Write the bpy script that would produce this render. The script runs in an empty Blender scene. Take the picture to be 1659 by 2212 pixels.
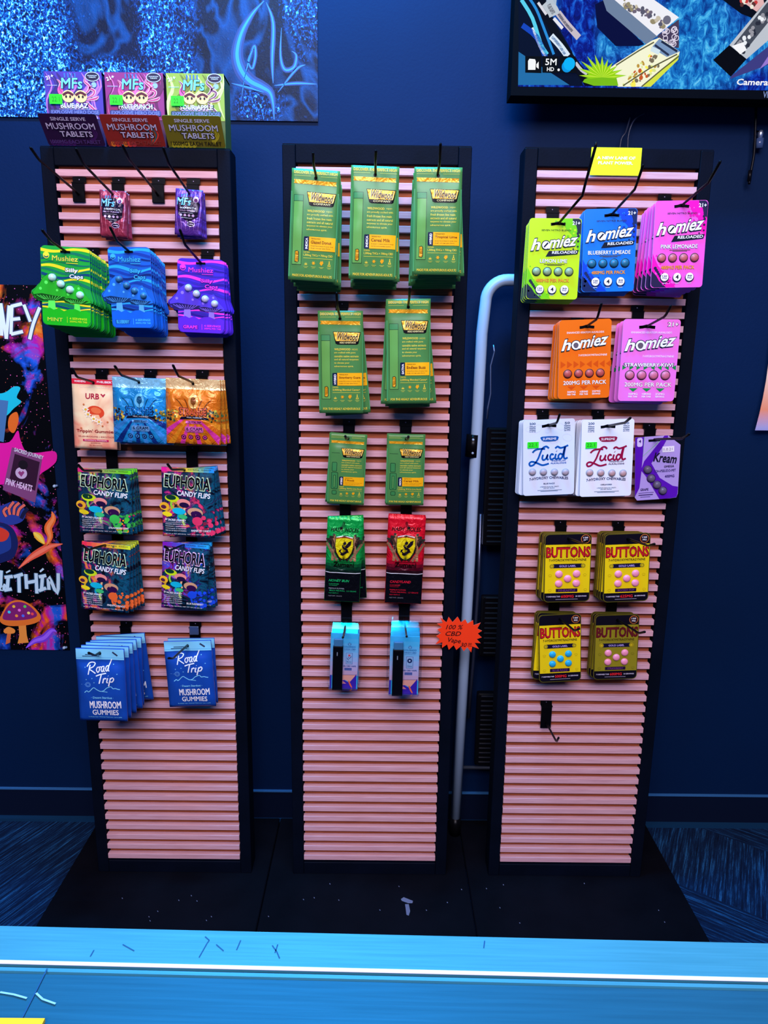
import bpy, bmesh, math, random
from mathutils import Vector, Matrix, noise
random.seed(4)
D = bpy.data
COL = bpy.context.scene.collection
SC = bpy.context.scene
# ------------------------------------------------------------------ camera
CP = Vector((.1658, -1.4931, 1.2086)); PIT, YAW, ROL, FPX = .2201, .0058, .0137, 1600.0
fwd = Vector((math.sin(YAW)*math.cos(PIT), math.cos(YAW)*math.cos(PIT), -math.sin(PIT)))
_r = Vector((math.cos(YAW), -math.sin(YAW), 0)); _u = _r.cross(fwd)
rt = _r*math.cos(ROL)+_u*math.sin(ROL); up = -_r*math.sin(ROL)+_u*math.cos(ROL)
cam = D.cameras.new('camera'); co = D.objects.new('camera', cam); COL.objects.link(co)
co.matrix_world = Matrix(((rt.x, up.x, -fwd.x, CP.x), (rt.y, up.y, -fwd.y, CP.y), (rt.z, up.z, -fwd.z, CP.z), (0, 0, 0, 1)))
cam.sensor_fit = 'VERTICAL'; cam.sensor_height = 36; cam.lens = FPX/2212*36; cam.clip_start = .01
SC.camera = co
def ray(px, py): return fwd*FPX+rt*(px-829.5)-up*(py-1106)
def at(px, py, Y):
    d = ray(px, py); return CP+d*((Y-CP.y)/d.y)
def atz(px, py, Z):
    d = ray(px, py); return CP+d*((Z-CP.z)/d.z)
def atx(px, py, X):
    d = ray(px, py); return CP+d*((X-CP.x)/d.x)
# ------------------------------------------------------------------ world, lights, exposure
SC.view_settings.view_transform = 'Standard'; SC.view_settings.look = 'None'
SC.view_settings.exposure = 0; SC.view_settings.gamma = 1
w = D.worlds.new('world'); SC.world = w; w.use_nodes = True
w.node_tree.nodes['Background'].inputs[0].default_value = (.06, .28, .9, 1)
w.node_tree.nodes['Background'].inputs[1].default_value = .2
def area(name, loc, target, sx, sy, power, col):
    l = D.lights.new(name, 'AREA'); l.shape = 'RECTANGLE'; l.size = sx; l.size_y = sy; l.energy = power; l.color = col
    o = D.objects.new(name, l); COL.objects.link(o); o.location = loc
    o.rotation_euler = (Vector(target)-Vector(loc)).to_track_quat('-Z', 'Y').to_euler(); return o
area('ceiling_panel_light', (.1, -1.5, 2.75), (.15, 0, .7), 1.6, .9, 32, (1.0, .74, .66))
area('ceiling_blue_light', (.0, -.26, 2.62), (.02, .16, 1.4), .6, .15, 66, (.0, .45, 1.0))
area('room_front_light', (.15, -3.0, 2.7), (.15, 0, .6), 2.2, .8, 104, (.86, .79, 1.0))
# ------------------------------------------------------------------ materials
def lin(c): 
    c = c/255.
    return c/12.92 if c <= .04045 else ((c+.055)/1.055)**2.4
def L(c): return (lin(c[0]), lin(c[1]), lin(c[2]), 1)
MC = {}
def mat(c, fin='print'):
    k = (tuple(c), fin)
    if k in MC: return MC[k]
    m = D.materials.new(fin+'_'+'_'.join(str(int(x)) for x in c)); m.use_nodes = True
    nt = m.node_tree; b = nt.nodes['Principled BSDF']
    b.inputs['Base Color'].default_value = L(c)
    b.inputs['Roughness'].default_value = {'print': .5, 'foil': .3, 'gloss': .15, 'matte': .8, 'shine': .28, 'glow': .5, 'metal': .35, 'paint': .42, 'dull': .7}[fin]
    if fin == 'paint' or c[0]+c[1]+c[2] < 60: b.inputs['Specular IOR Level'].default_value = .12
    if fin == 'shine' and sum(c) > 60: b.inputs['Specular IOR Level'].default_value = .28
    if fin == 'dull': b.inputs['Specular IOR Level'].default_value = .03
    if fin == 'metal': b.inputs['Metallic'].default_value = .9
    if fin == 'matte': b.inputs['Specular IOR Level'].default_value = .2
    if fin in ('print',): b.inputs['Specular IOR Level'].default_value = .3
    if fin == 'foil':
        b.inputs['Metallic'].default_value = .25
        n = nt.nodes.new('ShaderNodeTexNoise'); n.inputs['Scale'].default_value = 55; n.inputs['Detail'].default_value = 2; n.inputs['Distortion'].default_value = 1.2
        tc = nt.nodes.new('ShaderNodeTexCoord'); bp = nt.nodes.new('ShaderNodeBump'); bp.inputs['Strength'].default_value = .55; bp.inputs['Distance'].default_value = .006
        nt.links.new(tc.outputs['Object'], n.inputs['Vector']); nt.links.new(n.outputs['Fac'], bp.inputs['Height']); nt.links.new(bp.outputs[0], b.inputs['Normal'])
    if fin == 'glow':
        b.inputs['Base Color'].default_value = (.002, .002, .002, 1); b.inputs['Specular IOR Level'].default_value = 0; b.inputs['Roughness'].default_value = 1
        b.inputs['Emission Color'].default_value = L(c); b.inputs['Emission Strength'].default_value = 1.0
    MC[k] = m; return m
def nodemat(name, rough=.5, metal=0):
    m = D.materials.new(name); m.use_nodes = True; nt = m.node_tree; b = nt.nodes['Principled BSDF']
    b.inputs['Roughness'].default_value = rough; b.inputs['Metallic'].default_value = metal
    tc = nt.nodes.new('ShaderNodeTexCoord')
    return m, nt, b, tc
def N(nt, t, **kw):
    n = nt.nodes.new('ShaderNode'+t)
    for k, v in kw.items():
        if k in n.inputs: n.inputs[k].default_value = v
        else: setattr(n, k, v)
    return n
def mapping(nt, tc, scale=(1, 1, 1), rot=(0, 0, 0), loc=(0, 0, 0), out='Object'):
    mp = nt.nodes.new('ShaderNodeMapping'); mp.inputs['Scale'].default_value = scale; mp.inputs['Rotation'].default_value = rot; mp.inputs['Location'].default_value = loc
    nt.links.new(tc.outputs[out], mp.inputs[0]); return mp.outputs[0]
def tex(nt, vec, scale, detail=2, dist=0, rough=.5):
    n = N(nt, 'TexNoise'); n.inputs['Scale'].default_value = scale; n.inputs['Detail'].default_value = detail
    n.inputs['Distortion'].default_value = dist; n.inputs['Roughness'].default_value = rough
    nt.links.new(vec, n.inputs['Vector']); return n.outputs['Fac']
def ramp(nt, fac, stops, interp='LINEAR'):
    r = nt.nodes.new('ShaderNodeValToRGB'); cr = r.color_ramp; cr.interpolation = interp
    while len(cr.elements) > 1: cr.elements.remove(cr.elements[-1])
    cr.elements[0].position = stops[0][0]; cr.elements[0].color = L(stops[0][1])
    for p, c in stops[1:]:
        e = cr.elements.new(p); e.color = L(c)
    nt.links.new(fac, r.inputs[0]); return r.outputs[0]
def math_(nt, op, a, b=None, clamp=False):
    n = nt.nodes.new('ShaderNodeMath'); n.operation = op; n.use_clamp = clamp
    for i, x in enumerate((a, b)):
        if x is None: continue
        if isinstance(x, (int, float)): n.inputs[i].default_value = x
        else: nt.links.new(x, n.inputs[i])
    return n.outputs[0]
def mix(nt, fac, a, b, blend='MIX'):
    n = nt.nodes.new('ShaderNodeMix'); n.data_type = 'RGBA'; n.blend_type = blend
    if isinstance(fac, (int, float)): n.inputs[0].default_value = fac
    else: nt.links.new(fac, n.inputs[0])
    for i, x in ((6, a), (7, b)):
        if isinstance(x, tuple): n.inputs[i].default_value = L(x)
        else: nt.links.new(x, n.inputs[i])
    return n.outputs[2]
def bump(nt, b, h, s=.3, d=.002):
    bp = nt.nodes.new('ShaderNodeBump'); bp.inputs['Strength'].default_value = s; bp.inputs['Distance'].default_value = d
    nt.links.new(h, bp.inputs['Height']); nt.links.new(bp.outputs[0], b.inputs['Normal'])
# wall paint
def wall_mat():
    m, nt, b, tc = nodemat('navy_wall_paint', .65)
    v = mapping(nt, tc); n = tex(nt, v, 3, 4)
    nt.links.new(ramp(nt, n, [(.3, (1, 26, 60)), (.7, (1, 29, 66))]), b.inputs['Base Color'])
    bump(nt, b, tex(nt, v, 180, 3), .25, .001); b.inputs['Specular IOR Level'].default_value = .1
    return m
WALL = wall_mat()
def carpet_mat():
    m, nt, b, tc = nodemat('navy_plank_carpet', .95); b.inputs['Specular IOR Level'].default_value = .1
    cols = []
    for ang, sh in ((.62, 0), (-1.1, .3)):
        v = mapping(nt, tc, (1, 1, 1), (0, 0, ang))
        mp = nt.nodes.new('ShaderNodeMapping'); mp.inputs['Scale'].default_value = (7, 190, 1); nt.links.new(v, mp.inputs[0])
        n = tex(nt, mp.outputs[0], 1, 5, .2, .8)
        cols.append(ramp(nt, n, [(.35, (4, 14, 34)), (.52, (10, 34, 66)), (.62, (28, 82, 128)), (.78, (66, 140, 190))]))
    v = mapping(nt, tc, (1, 1, 1), (0, 0, .62))
    br = nt.nodes.new('ShaderNodeTexBrick'); br.inputs['Scale'].default_value = 1; br.inputs['Mortar Size'].default_value = 0
    br.inputs['Brick Width'].default_value = .9; br.inputs['Row Height'].default_value = .25; br.inputs['Color1'].default_value = (0, 0, 0, 1); br.inputs['Color2'].default_value = (1, 1, 1, 1)
    nt.links.new(v, br.inputs['Vector'])
    f = math_(nt, 'GREATER_THAN', br.outputs['Color'], .55)
    nt.links.new(mix(nt, f, cols[0], cols[1]), b.inputs['Base Color'])
    bump(nt, b, tex(nt, mapping(nt, tc), 400, 3), .6, .003)
    return m
def wood_mat():
    m, nt, b, tc = nodemat('pine_slat_wood', .55); b.inputs['Specular IOR Level'].default_value = .3
    v = mapping(nt, tc, (3, 60, 60))
    n = tex(nt, v, 6, 4, .5)
    nt.links.new(ramp(nt, n, [(.25, (200, 148, 160)), (.5, (214, 166, 178)), (.8, (226, 180, 192))]), b.inputs['Base Color'])
    bump(nt, b, n, .12, .001); return m
def ply_mat():
    m, nt, b, tc = nodemat('raw_backing_board', .75)
    n = tex(nt, mapping(nt, tc, (10, 60, 200)), 3, 5)
    nt.links.new(ramp(nt, n, [(.3, (140, 66, 26)), (.7, (166, 86, 44))]), b.inputs['Base Color']); return m
def black_mat(name, c0, c1, rough):
    m, nt, b, tc = nodemat(name, rough); v = mapping(nt, tc)
    nt.links.new(ramp(nt, tex(nt, v, 12, 4), [(.3, c0), (.7, c1)]), b.inputs['Base Color']); bump(nt, b, tex(nt, v, 240, 2), .2, .001); b.inputs['Specular IOR Level'].default_value = .05; return m
WOOD, PLY = wood_mat(), ply_mat()
FRAME = black_mat('black_frame_paint', (4, 10, 22), (7, 14, 30), .6)
BASEM = black_mat('black_base_laminate', (7, 8, 15), (11, 12, 20), .6)
HOOK = mat((7, 7, 11), 'shine')
# ------------------------------------------------------------------ mesh helpers
def props(o, label=None, cat=None, group=None, kind=None):
    for k, v in (('label', label), ('category', cat), ('group', group), ('kind', kind)):
        if v: o[k] = v
    return o
def link(name, me, parent=None, smooth=False):
    o = D.objects.new(name, me); COL.objects.link(o)
    if parent: o.parent = parent
    if smooth and me:
        me.polygons.foreach_set('use_smooth', [True]*len(me.polygons))
    return o
def empty(name, loc=(0, 0, 0)):
    o = D.objects.new(name, None); COL.objects.link(o); o.location = loc; o.empty_display_size = .02; return o
class MB:
    def __init__(s): s.V = []; s.F = []; s.I = []; s.mats = []
    def mi(s, m):
        if m not in s.mats: s.mats.append(m)
        return s.mats.index(m)
    def add(s, V, F, m):
        o = len(s.V); s.V += [tuple(v) for v in V]; s.F += [tuple(i+o for i in f) for f in F]; s.I += [s.mi(m)]*len(F)
    def box(s, x0, x1, y0, y1, z0, z1, m, bev=0, M=None):
        if bev:
            b = bev; prof = [(x0+b, z0), (x1-b, z0), (x1, z0+b), (x1, z1-b), (x1-b, z1), (x0+b, z1), (x0, z1-b), (x0, z0+b)]
            inn = [(x0+2*b, z0+b), (x1-2*b, z0+b), (x1-b, z0+2*b), (x1-b, z1-2*b), (x1-2*b, z1-b), (x0+2*b, z1-b), (x0+b, z1-2*b), (x0+b, z0+2*b)]
            V = [(x, y0, z) for x, z in inn]+[(x, y0+b, z) for x, z in prof]+[(x, y1, z) for x, z in prof]
            F = [tuple(range(8)), tuple(range(23, 15, -1))]
            for k in (0, 8):
                for i in range(8): j = (i+1) % 8; F.append((k+j, k+i, k+8+i, k+8+j))
        else:
            V = [(x0, y0, z0), (x1, y0, z0), (x1, y1, z0), (x0, y1, z0), (x0, y0, z1), (x1, y0, z1), (x1, y1, z1), (x0, y1, z1)]
            F = [(0, 3, 2, 1), (4, 5, 6, 7), (0, 1, 5, 4), (1, 2, 6, 5), (2, 3, 7, 6), (3, 0, 4, 7)]
        if M: V = [M @ Vector(v) for v in V]
        s.add(V, F, m)
    def tube(s, pts, r, m, n=10, caps=True):
        pts = [Vector(p) for p in pts]; V = []; F = []; a = None
        for i, p in enumerate(pts):
            d = (pts[min(i+1, len(pts)-1)]-pts[max(i-1, 0)]).normalized()
            if a is None:
                a = d.orthogonal().normalized()
            a = (a-d*a.dot(d)).normalized(); b = d.cross(a)
            rr = r[i] if isinstance(r, (list, tuple)) else r
            for k in range(n):
                t = 2*math.pi*k/n; V.append(p+a*math.cos(t)*rr+b*math.sin(t)*rr)
        for i in range(len(pts)-1):
            for k in range(n):
                k2 = (k+1) % n; F.append((i*n+k, i*n+k2, (i+1)*n+k2, (i+1)*n+k))
        if caps: F.append(tuple(range(n-1, -1, -1))); F.append(tuple((len(pts)-1)*n+k for k in range(n)))
        s.add(V, F, m)
    def prism(s, outline, y0, y1, m):
        n = len(outline); V = [(x, y0, z) for x, z in outline]+[(x, y1, z) for x, z in outline]
        F = [tuple(range(n)), tuple(range(2*n-1, n-1, -1))]+[((i+1) % n, i, n+i, n+(i+1) % n) for i in range(n)]
        s.add(V, F, m)
    def dome(s, c, r, h, m, n=16):
        V = []; F = []
        R = [(1, 0), (.96, .35), (.8, .72), (.5, .94)]
        for rr, hh in R:
            for k in range(n):
                t = 2*math.pi*k/n; V.append((c[0]+r*rr*math.cos(t), c[1]-h*hh, c[2]+r*rr*math.sin(t)))
        V.append((c[0], c[1]-h, c[2]))
        for i in range(3):
            for k in range(n): k2 = (k+1) % n; F.append((i*n+k, i*n+k2, (i+1)*n+k2, (i+1)*n+k))
        for k in range(n): F.append((3*n+k, 3*n+(k+1) % n, 4*n))
        s.add(V, F, m)
    def mesh(s, name):
        me = D.meshes.new(name); me.from_pydata(s.V, [], s.F)
        for m in s.mats: me.materials.append(m)
        me.polygons.foreach_set('material_index', s.I); me.update(); return me
    def obj(s, name, parent=None, smooth=False): return link(name, s.mesh(name), parent, smooth)
def smoothpts(P, k=5, closed=False):
    n = len(P); out = []
    rng = range(n) if closed else range(n-1)
    for i in rng:
        g = (lambda j: P[j % n]) if closed else (lambda j: P[max(0, min(n-1, j))])
        p0, p1, p2, p3 = g(i-1), g(i), g(i+1), g(i+2)
        for t in [q/k for q in range(k)]:
            out.append(tuple(.5*(2*p1[c]+(p2[c]-p0[c])*t+(2*p0[c]-5*p1[c]+4*p2[c]-p3[c])*t*t+(-p0[c]+3*p1[c]-3*p2[c]+p3[c])*t**3) for c in range(len(p1))))
    if not closed: out.append(tuple(P[-1]))
    return out
TC = {}
def glyph(s, bold=0):
    k = (s, bold)
    if k in TC: return TC[k]
    cu = D.curves.new('t', 'FONT'); cu.body = s; cu.offset = bold; cu.resolution_u = 2; cu.fill_mode = 'FRONT'
    o = D.objects.new('t', cu); COL.objects.link(o)
    dg = bpy.context.evaluated_depsgraph_get(); dg.update()
    me = D.meshes.new_from_object(o.evaluated_get(dg))
    V = [(v.co.x, v.co.y) for v in me.vertices]; F = [tuple(p.vertices) for p in me.polygons]
    if not V: V = [(0, 0), (1, 0), (0, 1)]; F = [(0, 1, 2)]
    x0 = min(v[0] for v in V); x1 = max(v[0] for v in V); y0 = min(v[1] for v in V); y1 = max(v[1] for v in V)
    V = [((x-x0)/max(1e-6, x1-x0), (y-y0)/max(1e-6, y1-y0)) for x, y in V]
    D.objects.remove(o); D.curves.remove(cu); D.meshes.remove(me)
    TC[k] = (V, F); return TC[k]
EPS = .00028
class Art(MB):
    """Printed artwork on a flat or pillowed face; u runs right, v down, both 0..1 over a w x h face. Origin = point (ou, ov)."""
    def __init__(s, w, h, ou=.5, ov=0, t=.001, field=None, fin='print'):
        super().__init__(); s.w, s.h, s.ou, s.ov, s.t, s.field, s.fin = w, h, ou, ov, t, field, fin
        s.G = None
        if field:
            s.nx, s.ny = 14, 22
            s.G = [[field(i/s.nx, j/s.ny) for i in range(s.nx+1)] for j in range(s.ny+1)]
    def C(s, c): return mat(c, s.fin) if isinstance(c, tuple) else c
    def bul(s, u, v):
        if not s.G: return 0
        a = min(max(u, 0), .9999)*s.nx; b = min(max(v, 0), .9999)*s.ny; i, j = int(a), int(b); a -= i; b -= j
        g = s.G
        return (g[j][i]*(1-a)+g[j][i+1]*a)*(1-b)+(g[j+1][i]*(1-a)+g[j+1][i+1]*a)*b
    def P(s, u, v, l): return ((u-s.ou)*s.w, -s.t/2-s.bul(u, v)-l*EPS, (s.ov-v)*s.h)
    def put(s, V, F, c, l):
        if s.G and F:
            us = [v[0] for v in V]; vs = [v[1] for v in V]
            if len(F) < 60 and (max(us)-min(us) > 1.5/s.nx or max(vs)-min(vs) > 1.5/s.ny):
                bm = bmesh.new(); bv = [bm.verts.new((a, b, 0)) for a, b in V]
                for f in F:
                    try: bm.faces.new([bv[i] for i in f])
                    except ValueError: pass
                if len(F) == 1 and len(F[0]) > 4: bmesh.ops.triangulate(bm, faces=bm.faces[:])
                for n, k in ((s.nx, 0), (s.ny, 1)):
                    for i in range(1, n):
                        co = [0, 0, 0]; co[k] = i/n; no = [0, 0, 0]; no[k] = 1
                        if min(v.co[k] for v in bm.verts) < i/n < max(v.co[k] for v in bm.verts):
                            bmesh.ops.bisect_plane(bm, geom=bm.verts[:]+bm.edges[:]+bm.faces[:], plane_co=co, plane_no=no)
                bm.verts.index_update(); V = [(v.co.x, v.co.y) for v in bm.verts]; F = [tuple(v.index for v in f.verts) for f in bm.faces]; bm.free()
        s.add([s.P(a, b, l) for a, b in V], F, s.C(c))
    def poly(s, pts, c, l=1): s.put(list(pts), [tuple(range(len(pts)))], c, l)
    def rect(s, u0, v0, u1, v1, c, l=1, r=0):
        if not r: s.poly([(u0, v0), (u0, v1), (u1, v1), (u1, v0)], c, l); return
        s.poly(s.rr(u0, v0, u1, v1, r), c, l)
    def rr(s, u0, v0, u1, v1, r, k=5):
        rv = r*s.w/s.h; out = []
        for cu, cv, a0 in ((u1-r, v0+rv, -90), (u1-r, v1-rv, 0), (u0+r, v1-rv, 90), (u0+r, v0+rv, 180)):
            for i in range(k+1):
                a = math.radians(a0+90*i/k); out.append((cu+r*math.cos(a), cv+rv*math.sin(a)))
        return out[::-1]
    def circ(s, u, v, r, c, l=1, n=18, sy=1, rot=0, a0=0, a1=360):
        k = s.w/s.h; P = []
        for i in range(n+(a1-a0 < 360)):
            a = math.radians(a0+(a1-a0)*i/n); x, y = r*math.cos(a), r*sy*math.sin(a)
            x, y = x*math.cos(rot)-y*math.sin(rot), x*math.sin(rot)+y*math.cos(rot)
            P.append((u+x, v+y*k))
        s.poly(P[::-1], c, l)
    def ring(s, u, v, r, wd, c, l=1, n=20, sy=1, rot=0):
        k = s.w/s.h
        P = []
        for i in range(n):
            a = 2*math.pi*i/n; x, y = r*math.cos(a), r*sy*math.sin(a)
            P.append((u+x*math.cos(rot)-y*math.sin(rot), v+(x*math.sin(rot)+y*math.cos(rot))*k))
        s.line(P, wd, c, l, sm=0, closed=True)
    def line(s, pts, wd, c, l=1, sm=4, closed=False, taper=False):
        P = smoothpts(pts, sm, closed) if sm and len(pts) > 2 else list(pts)
        k = s.h/s.w; Q = [(u, v*k) for u, v in P]; n = len(Q); V = []; F = []
        for i in range(n):
            a = Q[(i-1) % n] if closed else Q[max(0, i-1)]; b = Q[(i+1) % n] if closed else Q[min(n-1, i+1)]
            dx, dy = b[0]-a[0], b[1]-a[1]; d = math.hypot(dx, dy) or 1; h = wd/2
            if taper: h *= max(.12, math.sin(math.pi*(i+.3)/(n-.4)))
            nx, ny = -dy/d*h, dx/d*h
            V += [(Q[i][0]+nx, (Q[i][1]+ny)/k), (Q[i][0]-nx, (Q[i][1]-ny)/k)]
        for i in range(n if closed else n-1):
            j = (i+1) % n; F.append((2*i, 2*i+1, 2*j+1, 2*j))
        s.put(V, F, c, l)
    def band(s, f0, f1, c, l=1, n=16, u0=0, u1=1):
        us = [u0+(u1-u0)*i/n for i in range(n+1)]
        V = [(u, f0(u)) for u in us]+[(u, f1(u)) for u in us]
        s.put(V, [(i, n+1+i, n+2+i, i+1) for i in range(n)], c, l)
    def text(s, t, u0, v0, u1, v1, c, l=2, bold=0, shear=0, rot=0, out=None, arc=0, outb=.05, rise=0):
        if out: s.text(t, u0, v0, u1, v1, out, l-1, min(bold, .02)+min(outb, .03), shear, rot, None, arc, 0, rise)
        bd = min(bold, .05) if out is None and outb == 0 else min(bold, .022)
        em = 'M' in t      # a capital M closes up when it is emboldened: print it several times, a hair apart
        V, F = glyph(t, 0 if em else bd); cu, cv = (u0+u1)/2, (v0+v1)/2; W, H = u1-u0, v1-v0
        if out is None and outb == 0: W += .035*min(1, (len(t)**.5)/3)*(not em); H *= 1.16 if not em else 1
        k = s.w/s.h; sh = [(0, 0)]
        if em and bd > .004:
            q = abs(H)*bd/.72*.9; sh = [(q*math.cos(a)/k, q*math.sin(a)) for a in [math.pi*2*i/(8 if bd > .025 else 4)+.785 for i in range(8 if bd > .025 else 4)]]
        for n_, (du, dv) in enumerate(sh):
            R = []
            for x, y in V:
                a = (x-.5)*W+shear*(y-.5)*H/k; b = -(y-.5)*H-arc*(1-4*(x-.5)**2)*H-rise*(x-.5)*W*k
                if rot:
                    b /= k; a, b = a*math.cos(rot)-b*math.sin(rot), a*math.sin(rot)+b*math.cos(rot); b *= k
                R.append((cu+a+du, cv+b+dv))
            s.put(R, F, c, l+.06*n_)
    def lines(s, rows, u0, u1, v0, v1, c, l=2, bold=.01, fill=.62, align=None):
        n = len(rows); mx = max(len(r) for r in rows)
        for i, r in enumerate(rows):
            a = v0+(v1-v0)*i/n; wd = (u1-u0)*len(r)/mx
            s.text(r, u0, a, u0+wd, a+(v1-v0)/n*fill, c, l, bold)
    def card(s, c, r=.08, edge=None, outline=None):
        o = outline or s.rr(0, 0, 1, 1, r)
        n = len(o); f = [s.P(a, b, 0) for a, b in o]; bk = [(x, s.t/2, z) for x, y, z in f]
        s.add(f+bk, [tuple(range(n))], s.C(c)); s.add(f+bk, [tuple(range(2*n-1, n-1, -1))]+[((i+1) % n, i, n+i, n+(i+1) % n) for i in range(n)], s.C(edge or c))
    def pouch(s, c, back=.5, cb=None):
        nx, ny = s.nx, s.ny; V = []; F = []; Fb = []
        for j in range(ny+1):
            for i in range(nx+1): V.append(s.P(i/nx, j/ny, 0))
        m = len(V)
        for j in range(ny+1):
            for i in range(nx+1):
                e = s.G[j][i]*back if 0 < i < nx and 0 < j < ny else 0
                V.append(((i/nx-s.ou)*s.w, s.t/2+max(0, e), (s.ov-j/ny)*s.h))
        q = lambda i, j: j*(nx+1)+i
        for j in range(ny):
            for i in range(nx):
                F.append((q(i, j), q(i, j+1), q(i+1, j+1), q(i+1, j))); Fb.append((m+q(i, j), m+q(i+1, j), m+q(i+1, j+1), m+q(i, j+1)))
        for i in range(nx):
            Fb += [(q(i, 0), q(i+1, 0), m+q(i+1, 0), m+q(i, 0)), (q(i+1, ny), q(i, ny), m+q(i, ny), m+q(i+1, ny))]
        for j in range(ny):
            Fb += [(q(0, j+1), q(0, j), m+q(0, j), m+q(0, j+1)), (q(nx, j), q(nx, j+1), m+q(nx, j+1), m+q(nx, j))]
        s.add(V, F+Fb, s.C(c))
def pillow(a, v0=.12, crum=.0008, seed=0, fr=3.2, wob=0):
    def f(u, v):
        e = min(u, 1-u)*7; e = min(1, max(0, e)); e = e*e*(3-2*e)
        t = (v-v0)/(1-v0); b = max(0, math.sin(math.pi*min(1, max(0, t))**.8))**.6 if t > 0 else 0
        n = noise.noise(Vector((u*fr+seed, v*fr*1.6, seed*3.1)))+.5*noise.noise(Vector((u*fr*2.3, v*fr*3.6+seed, seed)))
        edge = min(1, min(u, 1-u)*14, min(v, 1-v)*20)
        return a*b*e+crum*n*(.35+.65*edge)+crum+wob*math.sin(v*3.1)
    return f
def quad(TL, TR, BL, d):
    """size, roll and top-left corner of a package whose front hangs d in front of the slats"""
    a, b, c = at(*TL, -d), at(*TR, -d), at(*BL, -d)
    w_ = (b-a).length; h_ = (c-a).length
    r1 = math.atan2(-(b-a).z, (b-a).x); r2 = math.atan2(-(c-a).x, -(c-a).z)
    ro = (r1+r2*1.6)/2.6
    return w_, h_, ro, a
ORD = ['front', 'second', 'third', 'fourth', 'fifth', 'sixth', 'seventh', 'eighth', 'ninth', 'tenth', 'eleventh', 'twelfth', 'thirteenth', 'fourteenth']
def hang(name, build, TL, TR, BL, d, hole, n, sp, tip, desc, cat, group, rolls=None, rise=None, gen=0, rdesc=None, bx=None, L_=None, reardx=0, lean=0, fdesc=None):
    """a peg hook with a stack of n packages hanging from it; build(w,h,ou,ov) returns the front package (children = its parts)"""
    w_, h_, ro, a = quad(TL, TR, BL, d)
    X = a+Vector((math.cos(ro), 0, -math.sin(ro)))*hole[0]*w_+Vector((-math.sin(ro), 0, -math.cos(ro)))*hole[1]*h_
    front = build(w_, h_, hole[0], hole[1])
    front.name = name; front.location = (X.x, -d, X.z); front.rotation_euler = (lean, ro, 0)
    one = n == 1
    props(front, (fdesc or desc) if one else ('front '+(fdesc or desc) if not (fdesc or desc).startswith('front') else desc), cat, group)
    rolls = rolls or []; m_ = slope(X.x, X.z, d, tip)[0]
    for i in range(1, n):
        c = D.objects.new(name, front.data); COL.objects.link(c)
        r = rolls[i-1] if i-1 < len(rolls) else random.uniform(-.02, .02)
        c.location = (X.x+random.uniform(-.001, .001), -d+i*sp, X.z-m_*i*sp-abs(random.uniform(0, .0012))); c.rotation_euler = (lean, ro*.5+r, 0)
        od = ORD[i]
        props(c, (od if i < n-1 else 'rearmost')+' '+(rdesc or desc), cat, group)
    hook((X.x, X.z+.001), tip, group, desc, d=d)
    return front
HOOKN = []
def slope(x, z, d, tip):
    if tip is None: return .09, -.16, z-.09*d+.09*.16*.86+.008, 0
    T = atx(*tip, x); yt = max(-.225, min(-.12, T.y)) if abs(x-CP.x) > .12 else -.2
    yt = min(yt, -d-.02); T = at(*tip, yt); m_ = (T.z-z-.012)/max(.03, -yt*.86-d)
    return max(-.02, min(.16, m_)), yt, T.z, max(-.014, min(.014, T.x-x))
def hook(xz, tip, where, desc, L_=None, lab=None, plate=True, d=.0):
    x, z = xz
    m_, yt, zt_, dx = slope(x, z, d, tip)
    if L_: yt = L_; zt_ = z+.028; dx = 0
    z -= m_*d; h = empty('peg_hook', (x, 0, z)); zb = -m_*yt*.86
    dz = zt_-z
    m = MB()
    k = .9932 if x < -.1 else 1
    g = (ZP+.0122)*k; zl = g+math.floor((z+.028-g)/(PIX*k)+.5)*PIX*k-z+.0006
    m.box(-.0115, .0115, -.0050, -.0010, -.014, zl, HOOK, .0008); m.box(-.0125, .0125, -.0052, .004, zl, zl+.0016, HOOK); m.box(-.0125, .0125, .0036, .0052, zl+.0016, zl+.0118, HOOK); m.dome((0, .0036, zl+.007), .0014, .0008, mat((130, 120, 150), 'metal'), 8)
    o = m.obj('mount_plate', h)
    m = MB(); yb = yt*.86
    pts = [(0, -.004, -.001), (0, -.02, .02*m_), (dx*.5, yb+.005, zb-.0005), (dx*.55, yb-.003, zb+(dz-zb)*.18), (dx, yt+.003, dz-(dz-zb)*.08), (dx, yt, dz)]
    m.tube(pts, [.0022, .0022, .0022, .0022, .0024, .0012], HOOK, 8)
    m.obj('prong', h, True)
    props(h, lab or ('black peg hook holding the '+desc), 'hook', 'peg hooks on the slatted stands'); return h
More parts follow.
